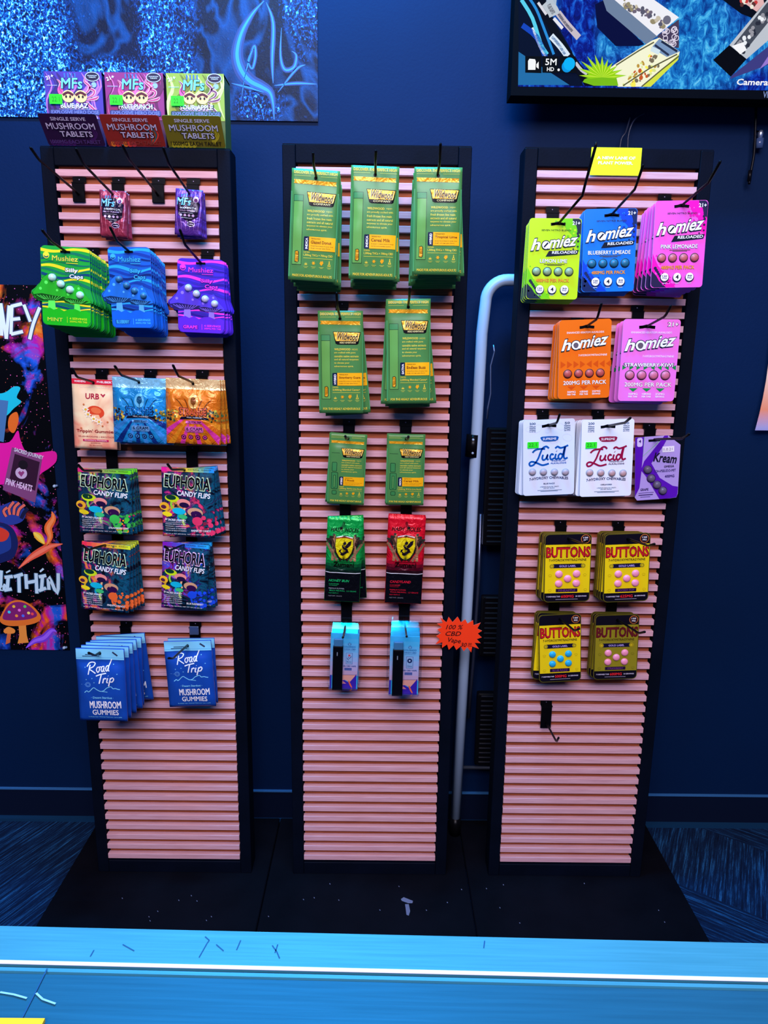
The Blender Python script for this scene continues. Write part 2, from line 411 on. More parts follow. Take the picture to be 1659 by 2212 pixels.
# ------------------------------------------------------------------ the setting
m = MB(); m.box(-1.6, 2.0, .22, .30, 0, 2.9, WALL); props(m.obj('wall_back'), kind='structure')
m = MB(); m.box(-1.6, 2.0, -3.2, .30, -.05, 0, carpet_mat()); props(m.obj('floor'), kind='structure')
m = MB(); bbm = mat((10, 20, 42), 'paint')
m.prism([(-1.6, 0), (2.0, 0), (2.0, .085), (-1.6, .085)], .214, .22, bbm); m.box(-1.6, 2.0, .2125, .22, .0835, .0865, mat((50, 104, 158), 'paint')); m.box(-1.6, 2, .200, .214, 0, .008, mat((18, 54, 86), 'paint'))
props(m.obj('baseboard_back'), kind='structure')
ZB, ZP, ZT = .013, .049, 1.574   # base plate top, first slat bottom, stand top
PIX = .0254
def stand(x0, lab, bx0, bx1, yaw=0, dz=0):
    t = empty('display_stand', (x0, 0, 0)); W = .3048; e = .0245
    props(t, lab, 'display stand', 'slatted display stands')
    for a, b in ((-e, 0), (W, W+e)):
        m = MB(); m.box(a, b, 0, .052, ZB, ZT-.001, FRAME, .0012); m.obj('frame_stile', t)
    m = MB(); m.box(0.0004, W-.0004, .0006, .052, ZT-.033, ZT, FRAME, .001); m.box(-e+.001, W+e-.001, .001, .051, ZT-.0015, ZT+.0005, FRAME); m.obj('top_rail', t)
    m = MB(); m.box(.0004, W-.0004, .0006, .052, ZB, ZP-.006, FRAME, .001); m.obj('bottom_rail', t)
    m = MB(); m.box(.003, W-.003, .0125, .018, ZP-.006, ZT-.033, PLY); m.obj('backing_board', t)
    m = MB()
    for i in range(59):
        z = ZP+i*PIX+random.uniform(-.0003, .0003); j = random.uniform(-.0006, .0006)
        m.box(.0008+j, W-.0012+j, .0008, .0128, z, z+.0122, WOOD, .0005)
    m.obj('slat_panel', t)
    m = MB(); m.box(bx0-x0, bx1-x0, -.40, .205, 0, ZB, BASEM, .002)
    m.box(-e, W+e, -.001, .055, ZB-.0006, ZB+.0004, BASEM)
    pl = m.obj('base_plate', t)
    return t
XL, XM, XR = -.4505, 0.0, .4525
tL = stand(XL, 'left slatted display stand with three small boxes on its top', -.545, -.083)
tL.scale = (1, 1, .9932); ZTL = ZT*.9932
stand(XM, 'middle slatted display stand holding tall green pouches', -.081, .378)
stand(XR, 'right slatted display stand with a yellow sign on its top rail', .380, .862)
# ------------------------------------------------------------------ package designs
GRN, LGRN, DGRN, YEL, GOLD, NAV = (74, 136, 72), (100, 164, 78), (24, 60, 44), (236, 214, 70), (240, 170, 20), (12, 26, 60)
WHT, BLK = (245, 248, 252), (8, 8, 12)
def leaf(A, u, v, r, c, l, n=5, wd=.28):
    k = A.w/A.h
    for i in range(n):
        a = math.radians(-90+(i-(n-1)/2)*(150/(n-1))); q = r*(1-.13*abs(i-(n-1)/2)); x, y = math.cos(a), math.sin(a); px, py = -y, x
        A.poly([(u, v), (u+(x*.45+px*wd*.5)*q, v+(y*.45+py*wd*.5)*q*k), (u+x*q, v+y*q*k), (u+(x*.45-px*wd*.5)*q, v+(y*.45-py*wd*.5)*q*k)], c, l)
def star(A, u, v, r, c, l, n=6, inner=.45):
    k = A.w/A.h
    A.poly([(u+math.cos(math.pi*i/n)*(r if i % 2 == 0 else r*inner), v+math.sin(math.pi*i/n)*(r if i % 2 == 0 else r*inner)*k) for i in range(2*n)][::-1], c, l)
def wild(kind, strain, small=False, foot='MADE FOR ADVENTUROUS ADULTS', seed=1, sub='vapes', tag2=None, gold=GOLD):
    def b(w, h, ou, ov):
        A = Art(w, h, ou, ov, .0012, pillow(.004 if not small else .005, .16, .0011, seed), 'shine')
        A.pouch(GRN)
        if not small: A.text('DISCOVER THE PERFECT HIGH', .05, .018, .95, .045, YEL, 2, .02)
        for a, c in ((.05, .4), (.6, .95)):
            A.rect(a, .058, c, .064, (150, 180, 80), 1)
            if small: A.rect(a, .03, c, .035, (150, 180, 80), 1); A.rect(a, .045, c*.9, .05, (150, 180, 80), 1)
        g = mat(gold, 'foil')
        v0 = .1 if not small else .105
        A.poly([(.05, v0-.004), (.07, v0+.012), (.05, v0+.03), (.94, v0+.036), (.925, v0+.017), (.94, v0)], g, 1)
        A.circ(ou, ov+.004, .035, (6, 10, 8), 2, 14)
        A.rect(0, .2, .03, .97, (70, 150, 90), 1); A.rect(.975, .2, 1, .97, (70, 150, 90), 1)
        dk = (14, 44, 34)
        if not small:
            A.rect(.065, .23, .27, .86, dk, 1); A.rect(.073, .2335, .262, .285, (66, 142, 84), 2); A.rect(.073, .289, .262, .856, LGRN, 2)
            A.poly([(.13, .735), (.125, .835), (.19, .84), (.215, .825), (.215, .745), (.19, .73)], dk, 3); A.poly([(.14, .74), (.135, .83), (.188, .834), (.2, .82), (.2, .75), (.187, .736)], g, 4)
            for q in range(3): A.rect(.155+q*.015, .755, .16+q*.015, .815, (120, 80, 10), 5)
        else:
            for (a, b_, c, d_) in ((.1, .4, .24, .53), (.09, .54, .27, .78), (.12, .8, .25, .86)):
                A.rect(a, b_, c, d_, dk, 1, .03); A.rect(a+.012, b_+.006, c-.012, d_-.006, (58, 134, 74), 2, .02)
            A.rect(.15, .58, .21, .76, dk, 3, .01); A.rect(.16, .585, .2, .755, (80, 150, 80), 4, .01); A.rect(.08, .27, .3, .274, dk, 1)
        lt, lb = (.2, .325) if not small else (.2, .33)
        A.poly([(.33, lt), (.39, lb-.01), (.44, lb), (.86, lb), (.9, lb-.01), (.95, lt+.005)], BLK, 2)
        A.poly([(.345, lt+.006), (.395, lb-.035), (.885, lb-.035), (.935, lt+.012)], mat((244, 186, 40), 'foil'), 3)
        A.text('Wildwood', .42, lt+.014, .88, lb-.042, (40, 24, 8), 5, .02, .2, rise=-.05, out=(250, 220, 130), outb=.03)
        A.text('COMPANY' if 'MADE' in foot else 'HIGHLY ADVENTUROUS', .48, lb-.028, .84, lb-.01, (230, 220, 150), 4, .02)
        p0, p1 = (.36, .56) if not small else (.36, .55)
        rows = ['are proudly crafted with', 'fresh frozen live resin', 'extracts and all natural', 'terpenes to elevate your', 'adventurous spirit.'] if 'MADE' in foot else ['are crafted with pure', 'cannabis native extracts', 'and all natural terpenes', 'to elevate your', 'adventurous spirit.']
        st = (p1-p0)/6
        A.text('WILDWOOD', .36, p0, .72, p0+st*.62, YEL, 2, .035); A.text(sub, .75, p0+.003, .88, p0+st*.62, (200, 200, 80), 2, .01)
        A.lines(rows, .355, .9, p0+st, p1, (216, 208, 76), 2, .02, .66)
        q = .6 if not small else .6
        A.rect(.31, q, .43, q+.125, NAV, 2, .02); A.rect(.42, q, .975, q+.125, (246, 182, 20), 3)
        V, F = glyph(kind, .03)   # vertical strain type
        A.put([(.37-(.5-y)*-.05, q+.0625-(x-.5)*.1) for x, y in V], F, WHT, 4)
        A.text('TERPENES FROM', .46, q+.012, .66, q+.022, (110, 60, 20), 4, .01); A.text(strain, .46, q+.034, .46+min(.48, len(strain)*.036), q+.062, (120, 50, 12), 4, .02)
        A.lines(['A sweet + creamy blend of cereal', 'berries and breakfast pastry'] if 'Milk' in strain else ['Sweet floral blend of candy, fruit', 'dough, and sugar glaze flavors'], .46, .93, q+.078, q+.118, (120, 60, 20), 4, .005, .5)
        A.text('CONTAINS', .31, q+.135, .44, q+.148, YEL, 2, .01); A.text(tag2 or '1,300mg THCa + 700mg CBD', .31, q+.157, .93, q+.182, YEL, 2, .015)
        A.rect(.31, q+.192, .93, q+.198, (180, 190, 70), 2)
        v = q+.25; yc = (222, 206, 70)
        leaf(A, .37, v+.008, .06, yc, 2); star(A, .53, v-.012, .045, GOLD, 2, 6); A.poly([(.7, v+.008), (.66, v-.012), (.69, v-.038), (.705, v-.025), (.725, v-.04), (.74, v-.015)], GOLD, 2)
        A.poly([(.83, v+.01), (.9, v+.01), (.875, v-.02), (.875, v-.038), (.855, v-.038), (.855, v-.02)], yc, 2); A.circ(.865, v-.004, .012, GRN, 3, 8)
        for x in (.37, .53, .7, .865): A.rect(x-.05, v+.02, x+.05, v+.025, (170, 190, 80), 2); A.rect(x-.03, v+.03, x+.03, v+.035, (170, 190, 80), 2)
        A.text(foot, .09, .945 if not small else .935, .93, .968 if not small else .962, YEL, 2, .03)
        return A.obj('pouch', None, True)
    return b
def zumani(top, dk, name, col2):
    def b(w, h, ou, ov):
        A = Art(w, h, ou, ov, .0015, pillow(.006, .12, .0016, len(name)), 'foil')
        A.pouch(top); blk = (12, 14, 22)
        A.rect(.005, .645, .995, .995, blk, 1)
        for i, c in enumerate(dk): A.rect(.005, .5+i*.036, .995, .645, c, 1.2+i*.4)
        A.circ(ou, ov, .035, (5, 12, 8), 3, 12, 1.2)
        A.text('HASH  HOLES', .12, .12, .88, .165, (10, 20, 14), 3, .03, .25)
        for s in (-1, 1):
            for x0, x1, v0, c in ((.47, .1, .22, (70, 46, 36)), (.47, .04, .25, (40, 30, 30)), (.38, .21, .2, (176, 124, 84)), (.43, .0, .3, (150, 110, 80))):
                A.line([(.5+s*(.5-x1)*.98, v0), (.5+s*(.5-x0)*2.6, .5)], .07, c, 3.5, 0)
            for i in range(7): A.circ(.5+s*(.3+.03*i), .2+.018*(i % 3)+.01*i, .035, (46+10*(i % 3), 52, 40), 4.2, 8)
        sh = [(.27, .24), (.4, .225), (.5, .222), (.6, .225), (.73, .24), (.74, .33), (.7, .4), (.62, .455), (.5, .485), (.38, .455), (.3, .4), (.26, .33)]
        f = lambda k: [(.5+(u-.5)*k, .35+(v-.35)*k) for u, v in sh]
        A.poly(f(1.1), (14, 10, 8), 5); A.poly(f(1.04), (200, 190, 60), 5.5); A.poly(f(1.0), (246, 226, 10), 6)
        A.poly([(.27, .24), (.4, .225), (.5, .222), (.6, .225), (.73, .24), (.73, .248), (.6, .236), (.5, .233), (.4, .236), (.27, .248)], (180, 30, 30), 7)
        A.poly([(.27, .222), (.5, .205), (.73, .222), (.73, .232), (.5, .216), (.27, .232)], WHT, 7)
        d = (24, 12, 30)
        A.line([(.52, .3), (.45, .325), (.5, .352), (.58, .372), (.55, .4), (.46, .415), (.41, .4), (.4, .38)], .07, d, 7, 4, taper=True)
        A.poly([(.46, .295), (.52, .272), (.56, .288), (.55, .306), (.5, .312)], d, 8); A.poly([(.52, .33), (.62, .275), (.7, .262), (.68, .31), (.6, .345), (.54, .352)], d, 8); A.poly([(.44, .36), (.37, .372), (.35, .4), (.4, .392)], d, 8)
        A.poly([(.57, .375), (.65, .39), (.6, .402), (.55, .398)], d, 8); A.poly([(.42, .412), (.5, .428), (.47, .44), (.4, .428)], d, 8)
        A.text('Zumani', .22, .515, .8, .57, (14, 8, 8), 8, .03); A.rect(.24, .508, .8, .512, (14, 8, 8), 8)
        A.rect(.01, .64, .99, .648, WHT, 4)
        A.text(name, .12, .725, .68, .755, col2, 4, .03, .3); A.text('ROSIN INFUSED', .12, .775, .4, .79, col2, 4, .01)
        A.rect(.12, .8, .36, .803, col2, 4); A.text('PREMIUM FLOWER', .12, .83, .56, .845, (170, 180, 190) if top[1] > 100 else col2, 4, .01)
        A.text('THCA PRE-ROLL  1.5 GRAMS', .14, .857, .9, .872, col2, 4, .01); A.text('HALF GRAM x 2', .12, .888, .4, .9, col2, 4, .01); A.text('NET WT. GRAMS', .12, .925, .5, .938, (150, 150, 160), 4, .01)
        return A.obj('pouch', None, True)
    return b
def stick(A0, u, v, parent, s=1, rot=0, txt='22.1', wd=.15):
    A = Art(A0.w, A0.h, A0.ou, A0.ov, A0.t+.0022)
    A.rect(u, v, u+wd*s, v+wd*.55*A.w/A.h*s, (40, 240, 30), 1); A.text(txt, u+wd*.15, v+.01*s, u+wd*.8*s, v+wd*.4*A.w/A.h*s, (20, 120, 20), 2)
    for i, p in enumerate(A.V): A.V[i] = (p[0], p[1]-(A0.bul(u, v) if A0.G else 0)-.001, p[2])
    o = A.obj('price_sticker', parent); o['label'] = 'bright green price sticker'; return o
def blister(A, u, v, r, c, parent, h=.0035, fin='shine', rim=None):
    m = MB(); p = A.P(u, v, 1)
    if rim: m.dome(p, r*A.w*1.22, .0008, mat(rim, 'print'), 18); p = (p[0], p[1]-.0006, p[2])
    m.dome(p, r*A.w, h, mat(c, fin), 18); return m.obj('blister', parent, True)
def slot(A, u, v, wd=.3, c=(6, 6, 10)):
    A.line([(u-wd/2, v+.008), (u-wd*.28, v+.004), (u-wd*.12, v-.004), (u, v-.009), (u+wd*.12, v-.004), (u+wd*.28, v+.004), (u+wd/2, v+.008)], .05, c, 2, 2)
    A.rect(u-wd*.42, v-.002, u+wd*.42, v+.016, c, 2)
def drips(A, c, l, corner):
    P = {'tr': [(.82, 0), (.93, 0), (.995, .02), (.995, .36), (.95, .3), (.93, .17), (.86, .12), (.84, .05)],
         'bl': [(.005, .7), (.06, .78), (.09, .86), (.17, .92), (.25, .995), (.07, .995), (.005, .97)]}[corner]
    A.poly(P, c, l)
HOMIE = [[(.1, .02), (.02, .95)], [(.04, .75), (.12, .5), (.2, .52), (.17, .92)], [(.27, .9), (.32, .75), (.26, .55), (.32, .45), (.38, .52), (.36, .72), (.37, .9)], [(.45, .52), (.41, .92)], [(.44, .65), (.5, .5), (.54, .56), (.51, .9)], [(.53, .65), (.59, .5), (.63, .56), (.6, .9)], [(.7, .52), (.67, .92)], [(.725, .2), (.73, .25)], [(.77, .74), (.85, .66), (.86, .52), (.79, .5), (.75, .7), (.78, .88), (.86, .86)], [(.9, .48), (1.02, .46), (.9, .9), (1.03, .88)]]
def homie(base, spl, dkc, flav, flc, pill, reload=True, flen=.52, strip=None):
    def b(w, h, ou, ov):
        A = Art(w, h, ou, ov, .0012, None, 'shine'); A.card(base, .06, (200, 200, 210))
        rn = random.Random(len(flav)*7)
        if reload:
            A.poly([(.58, .004), (.995-.07, .004), (.995, .05), (.995, .42), (.9, .33), (.82, .2), (.72, .14)], spl, .5)
            A.poly([(.005, .6), (.12, .74), (.25, .83), (.36, .9), (.48, .996), (.07, .996), (.005, .95)], spl, .5)
            for i in range(60):
                a = rn.random(); side = rn.random() < .5
                u = (.5+.45*a if side else .04+.45*(1-a)); v = (.04+.35*a*rn.random() if side else .97-.4*a*rn.random())
                A.circ(u, min(.96, max(.03, v)), rn.uniform(.006, .028), spl if rn.random() < .7 else base, .8+.1*(i % 3), 8)
            A.poly([(.82, .004), (.94, .004), (.98, .02), (.996, .06), (.996, .2), (.93, .16), (.9, .09), (.84, .06)], dkc, 1)
            A.poly([(.004, .8), (.1, .86), (.16, .92), (.3, .996), (.07, .996), (.02, .98), (.004, .95)], dkc, 1)
            for i in range(9): A.circ(.07+.025*i, .77+.023*i, .03-.0015*i, dkc, 1.4, 10); A.circ(.95-.012*i*(i % 2), .15+.032*i, .03-.002*i, dkc, 1.4, 10)
            A.text('21+', .82, .035, .97, .08, WHT, 3, .02); A.text('SEVEN NITRO BLEND', .24, .135, .8, .155, (60, 50, 30), 2, .01)
        else:
            A.text('ENHANCED KRATOM ALKALOIDS', .15, .148, .86, .172, WHT, 2, .005); A.text('7-HYDROXYMITRAGYNINE', .38, .435, .93, .46, WHT, 2, .005)
            if strip: A.text('21+', .78, .035, .96, .085, WHT, 3, .02, out=(60, 40, 70))
        slot(A, ou, ov, .28)
        a0, a1 = (.21, .41) if reload else (.2, .4)
        HK = (14, 24, 40); rs = lambda u: -.075*(u-.5)
        for str_, ua, ub, ta in (('h', .08, .235, a0+.004), ('miez', .41, .93, a0+.004)):
            um = (ua+ub)/2; vv = a0+.012+rs(um)
            A.text(str_, ua, vv, ub, vv+.145, WHT, 5.5, .022, .3, rise=.12, out=HK, outb=.05)
        ov_ = a0+.105+rs(.33)
        if reload: A.circ(.335, ov_, .088, HK, 4.6, 20); A.circ(.335, ov_, .072, WHT, 6, 20); A.line([(.3, ov_+.026), (.372, ov_-.028)], .028, HK, 7, 0)
        else: A.ring(.325, ov_, .066, .06, HK, 4.6, 20); A.ring(.325, ov_, .066, .035, WHT, 6, 20); A.circ(.325, ov_+.004, .045, (100, 90, 100), 6.5, 14, 1.1)
        if reload:
            A.poly([(.34, .47), (.4, .4), (.97, .385), (.95, .435)], (14, 24, 40), 4); A.text('RELOADED', .46, .398, .94, .432, WHT, 6, .03, .1, rise=.03)
        A.text(flav, .5-flen/2, .5 if reload else .53, .5+flen/2, .545 if reload else .575, WHT, 4, .03, out=(20, 40, 80) if not strip else (90, 60, 100), outb=.04) if flav else None
        if not flav or strip:
            for i in range(8):
                u = .04+.125*i; s = 1 if i < 4 else -1; c = strip or (214, 82, 10)
                vv = .56 if not strip else .585; sz = .1 if not strip else .07
                A.poly([(u if s > 0 else u+sz, vv-sz*.45), (u if s > 0 else u+sz, vv+sz*.45), (u+sz if s > 0 else u, vv)][::s], c, 1)
        if reload: A.rect(.32, .56, .72, .567, (90, 80, 40), 2); A.rect(.38, .573, .66, .579, (90, 80, 40), 2)
        mg = '480MG PER PACK' if reload else '200MG PER PACK'
        A.text(mg, .18 if reload else .1, .745 if reload else .77, .82 if reload else .93, .785 if reload else .82, (255, 170, 60) if reload else WHT, 3, .03, out=(60, 40, 20) if reload else (120, 60, 70), outb=.03)
        for i, x in enumerate((.26, .5, .74)):
            if reload:
                A.circ(x, .885, .088, dkc, 2, 18); A.circ(x, .875, .075, WHT, 3, 18)
                if i == 1: A.text('4', x-.03, .85, x+.03, .9, (20, 30, 40), 4, .03)
                else: A.text('120' if i == 0 else '30', x-.045, .853, x+.045, .873, (20, 30, 60), 4, .03); A.text('MG', x-.04, .879, x+.04, .898, (20, 30, 60), 4, .03)
                A.rect(x-.04, .945, x+.04, .951, (220, 230, 240), 3)
            else:
                A.poly([(x-.08, .84), (x+.08, .84), (x, .885)][::-1], strip or (214, 82, 10), 1)
                A.text(('50MG', '4 SERVINGS', '25MG')[i], x-.08, .9, x+.08, .925, WHT, 3, .02); A.text(('PER TAB', 'PER TAB', 'SERVINGS')[i], x-.08, .935, x+.08, .955, WHT, 3, .02)
        o = A.obj('blister_card')
        for i in range(4): blister(A, .18+.21*i, .655 if reload else .68, .072, pill, o, .004, 'shine', tuple(int(q*.35) for q in pill))
        return o
    return b
LUCID = [([(.50, .12), (.43, .02), (.34, .10), (.28, .33), (.22, .62), (.12, .88), (.03, .94), (.0, .82), (.07, .74), (.2, .82), (.34, .93), (.5, .86)], 0), ([(.08, .3), (.16, .17), (.28, .13), (.4, .14)], 0),
         ([(.35, .42), (.33, .6), (.37, .68), (.43, .6), (.47, .42), (.45, .6), (.49, .68)], 0), ([(.62, .45), (.57, .40), (.53, .53), (.56, .67), (.64, .6)], 0), ([(.68, .4), (.66, .58), (.69, .67), (.73, .62)], 0),
         ([(.85, .45), (.79, .40), (.74, .52), (.77, .66), (.84, .56), (.9, .1)], 0), ([(.92, .06), (.88, .5), (.91, .65), (.98, .6)], 0), ([(.66, .13), (.72, .05), (.8, .12), (.92, .06), (.99, .0)], 0), ([(.69, .27), (.7, .285)], 0)]
def lucid(c, flav, bg):
    def b(w, h, ou, ov):
        A = Art(w, h, ou, ov, .0012, None, 'shine'); A.card(bg, .055, (170, 190, 210)); g = (60, 80, 110)
        if flav == 'BLUE RAZZ':
            rn = random.Random(5)
            for i in range(10): A.ring(rn.uniform(.1, .9), rn.uniform(.05, .35), rn.uniform(.05, .1), .008, (206, 220, 240), .5, 14, .7, rn.random()*3)
        slot(A, ou, ov, .28)
        A.text('200', .12, .035, .24, .065, g, 2, .03); A.text('50', .8, .04, .9, .07, g, 2, .03)
        for x in (.18, .85):
            for i in range(3): A.line([(x-.06, .088+.022*i), (x-.02, .084+.022*i), (x+.02, .092+.022*i), (x+.06, .088+.022*i)], .012, g, 2)
            A.text('MG PER TAB' if x < .5 else 'SERVINGS', x-.06, .145, x+.06, .16, g, 2, .01)
        A.poly([(.33, .235), (.36, .222), (.5, .218), (.66, .222), (.69, .235), (.67, .27), (.63, .285), (.5, .288), (.4, .285), (.36, .27)], c, 2); A.text('SUPREME', .38, .238, .64, .268, WHT, 3, .02)
        for P, _ in LUCID: A.line([(.12+.76*x, .345+.27*y) for x, y in P], .034, c, 3, 4)
        A.text('PREMIUM', .56, .535, .82, .555, c if c[2] > 120 else (90, 60, 90), 3, .02); A.text('ALKALOIDS', .53, .565, .84, .585, c if c[2] > 120 else (90, 60, 90), 3, .02)
        A.text('7-HYDROXY CHEWABLES', .12, .765, .88, .8, (60, 60, 100), 3, .03, arc=.5); A.text(flav, .4, .835, .62, .853, (50, 60, 100), 3, .03)
        A.text('4 PREMIUM ALKALOID TABLETS', .33, .88, .7, .893, g, 3, .01); A.text('DIETARY BLEND', .4, .9, .62, .912, g, 3, .01)
        A.rect(.28, .932, .76, .937, g, 2); A.rect(.34, .945, .68, .95, g, 2)
        o = A.obj('blister_card')
        for i in range(4): blister(A, .18+.215*i, .685+.006*i, .062, (186, 150, 150) if c[2] < 120 else (170, 160, 172), o, .004, 'shine', (150, 160, 175))
        stick(A, .08, .285, o, 1.4, wd=.155); return o
    return b
def kream(w, h, ou, ov):
    A = Art(w, h, ou, ov, .0012, None, 'shine'); k = w/h
    A.card((176, 156, 226), 0, (190, 190, 210), [(0, 0), (0, .95), (.05, 1), (.8, 1), (.93, .99), (.96, .93), (1, .16), (.72, 0)]); p = (88, 20, 178)
    A.poly([(0.0, .0), (0, .94), (.1, .8), (.14, .55), (.2, .02), (.2, 0)], p, 1)
    A.poly([(.72, .0), (.64, .0), (.6, .04), (.2, .38), (.13, .52), (.24, .62), (.55, 1), (.8, .996), (.93, .985), (.95, .93), (.96, .82), (.84, .8), (.55, .66), (.36, .42), (.62, .16), (.72, .03)], p, 1.5)
    A.line([(.2, 0.01), (.17, .3), (.6, .04)], .012, (120, 200, 130), 2, 0)
    A.rect(.04, .01, .16, .15, (214, 200, 244), 2, .04); A.text('4', .075, .04, .13, .09, (60, 30, 120), 3, .03)
    A.text('Kream', .42, .28, .92, .42, (24, 20, 40), 5, .02, .25, rise=-.16); A.text('OMEGA', .64, .468, .86, .5, (30, 25, 60), 5, .02)
    A.text('7OH-PSEUDO-MIT', .42, .53, .9, .57, (60, 50, 110), 4, .01); A.text('400MG', .66, .62, .87, .66, (60, 40, 120), 4, .03)
    A.text('GRAPE', .12, .81, .3, .85, (40, 20, 80), 3, .02); A.rect(.08, .88, .42, .886, (60, 40, 110), 3); A.rect(.08, .91, .4, .922, (50, 30, 90), 3); A.rect(.12, .945, .34, .951, (60, 40, 110), 3)
    A.rect(.6, .17, .86, .26, (236, 236, 246), 2); A.text('1.0.21', .63, .195, .82, .235, (120, 120, 140), 3)
    A.rect(ou-.13, ov-.01, ou+.13, ov+.025, (8, 8, 14), 3)
    o = A.obj('blister_card')
    for u, v in ((.28, .52), (.36, .66), (.49, .77), (.62, .87)): blister(A, u, v, .085, (96, 88, 110), o, .006, 'shine', (50, 20, 90))
    return o
def buttons(pill, flav, mg, bg=(236, 208, 20), red=(196, 26, 40)):
    def b(w, h, ou, ov):
        A = Art(w, h, ou, ov, .0014, None, 'shine'); A.card(mat((196, 184, 60), 'metal'), .1, mat((186, 176, 70), 'metal')); k = (16, 14, 26)
        A.rect(.015, .01, .985, .99, k, .5, .09); A.rect(.02, .155, .985, .865, bg, 1)
        A.circ(.87, .08, .1, (190, 110, 50), 2, 20); A.circ(.87, .08, .085, (40, 20, 30), 3, 20); A.text('120', .82, .05, .92, .072, WHT, 4, .02); A.text('MG', .83, .085, .91, .108, WHT, 4, .02)
        A.text('BUTTONS', .045, .195, .965, .335, red, 4, .05, out=(90, 10, 20), outb=.025, rise=0, arc=0)
        A.text('7-HYDROXYMITRAGYNINE', .1, .362, .9, .395, (70, 50, 20), 3, .02)
        A.rect(.12, .435, .87, .495, (20, 18, 50), 2, .03); A.circ(.16, .465, .05, (200, 180, 30), 3, 16); A.circ(.84, .465, .05, (200, 180, 30), 3, 16); A.ring(.16, .465, .035, .008, (120, 100, 20), 4); A.ring(.84, .465, .035, .008, (120, 100, 20), 4)
        A.text('GOLD LABEL', .32, .452, .68, .48, (190, 170, 240), 4, .02)
        A.rect(.26, .8, .73, .85, (34, 20, 50), 2, .01); A.text(flav, .32, .81, .68, .84, (110, 60, 130), 3, .01)
        for u, v in ((.13, .6), (.88, .6), (.13, .82), (.9, .82), (.14, .2), (.52, .18)):
            A.ring(u, v, .035, .007, tuple(int(x*.8) for x in bg), 1.5, 10, .6); A.rect(u-.03, v+.02, u+.03, v+.024, tuple(int(x*.8) for x in bg), 1.5)
        A.text('7 CHEWABLE TABS', .06, .905, .36, .925, (210, 200, 220), 3, .02); A.text(mg, .38, .895, .65, .935, (240, 40, 50), 3, .03); A.text('20 SERVINGS', .69, .905, .93, .925, (210, 200, 220), 3, .02)
        A.rect(.26, .955, .74, .96, (180, 170, 190), 3); A.circ(ou, ov, .028, (2, 2, 4), 3, 12)
        o = A.obj('blister_card')
        for u, v in ((.32, .585), (.7, .585), (.51, .655), (.32, .725), (.7, .725)): blister(A, u, v, .083, pill, o, .0042, 'shine')
        return o
    return b
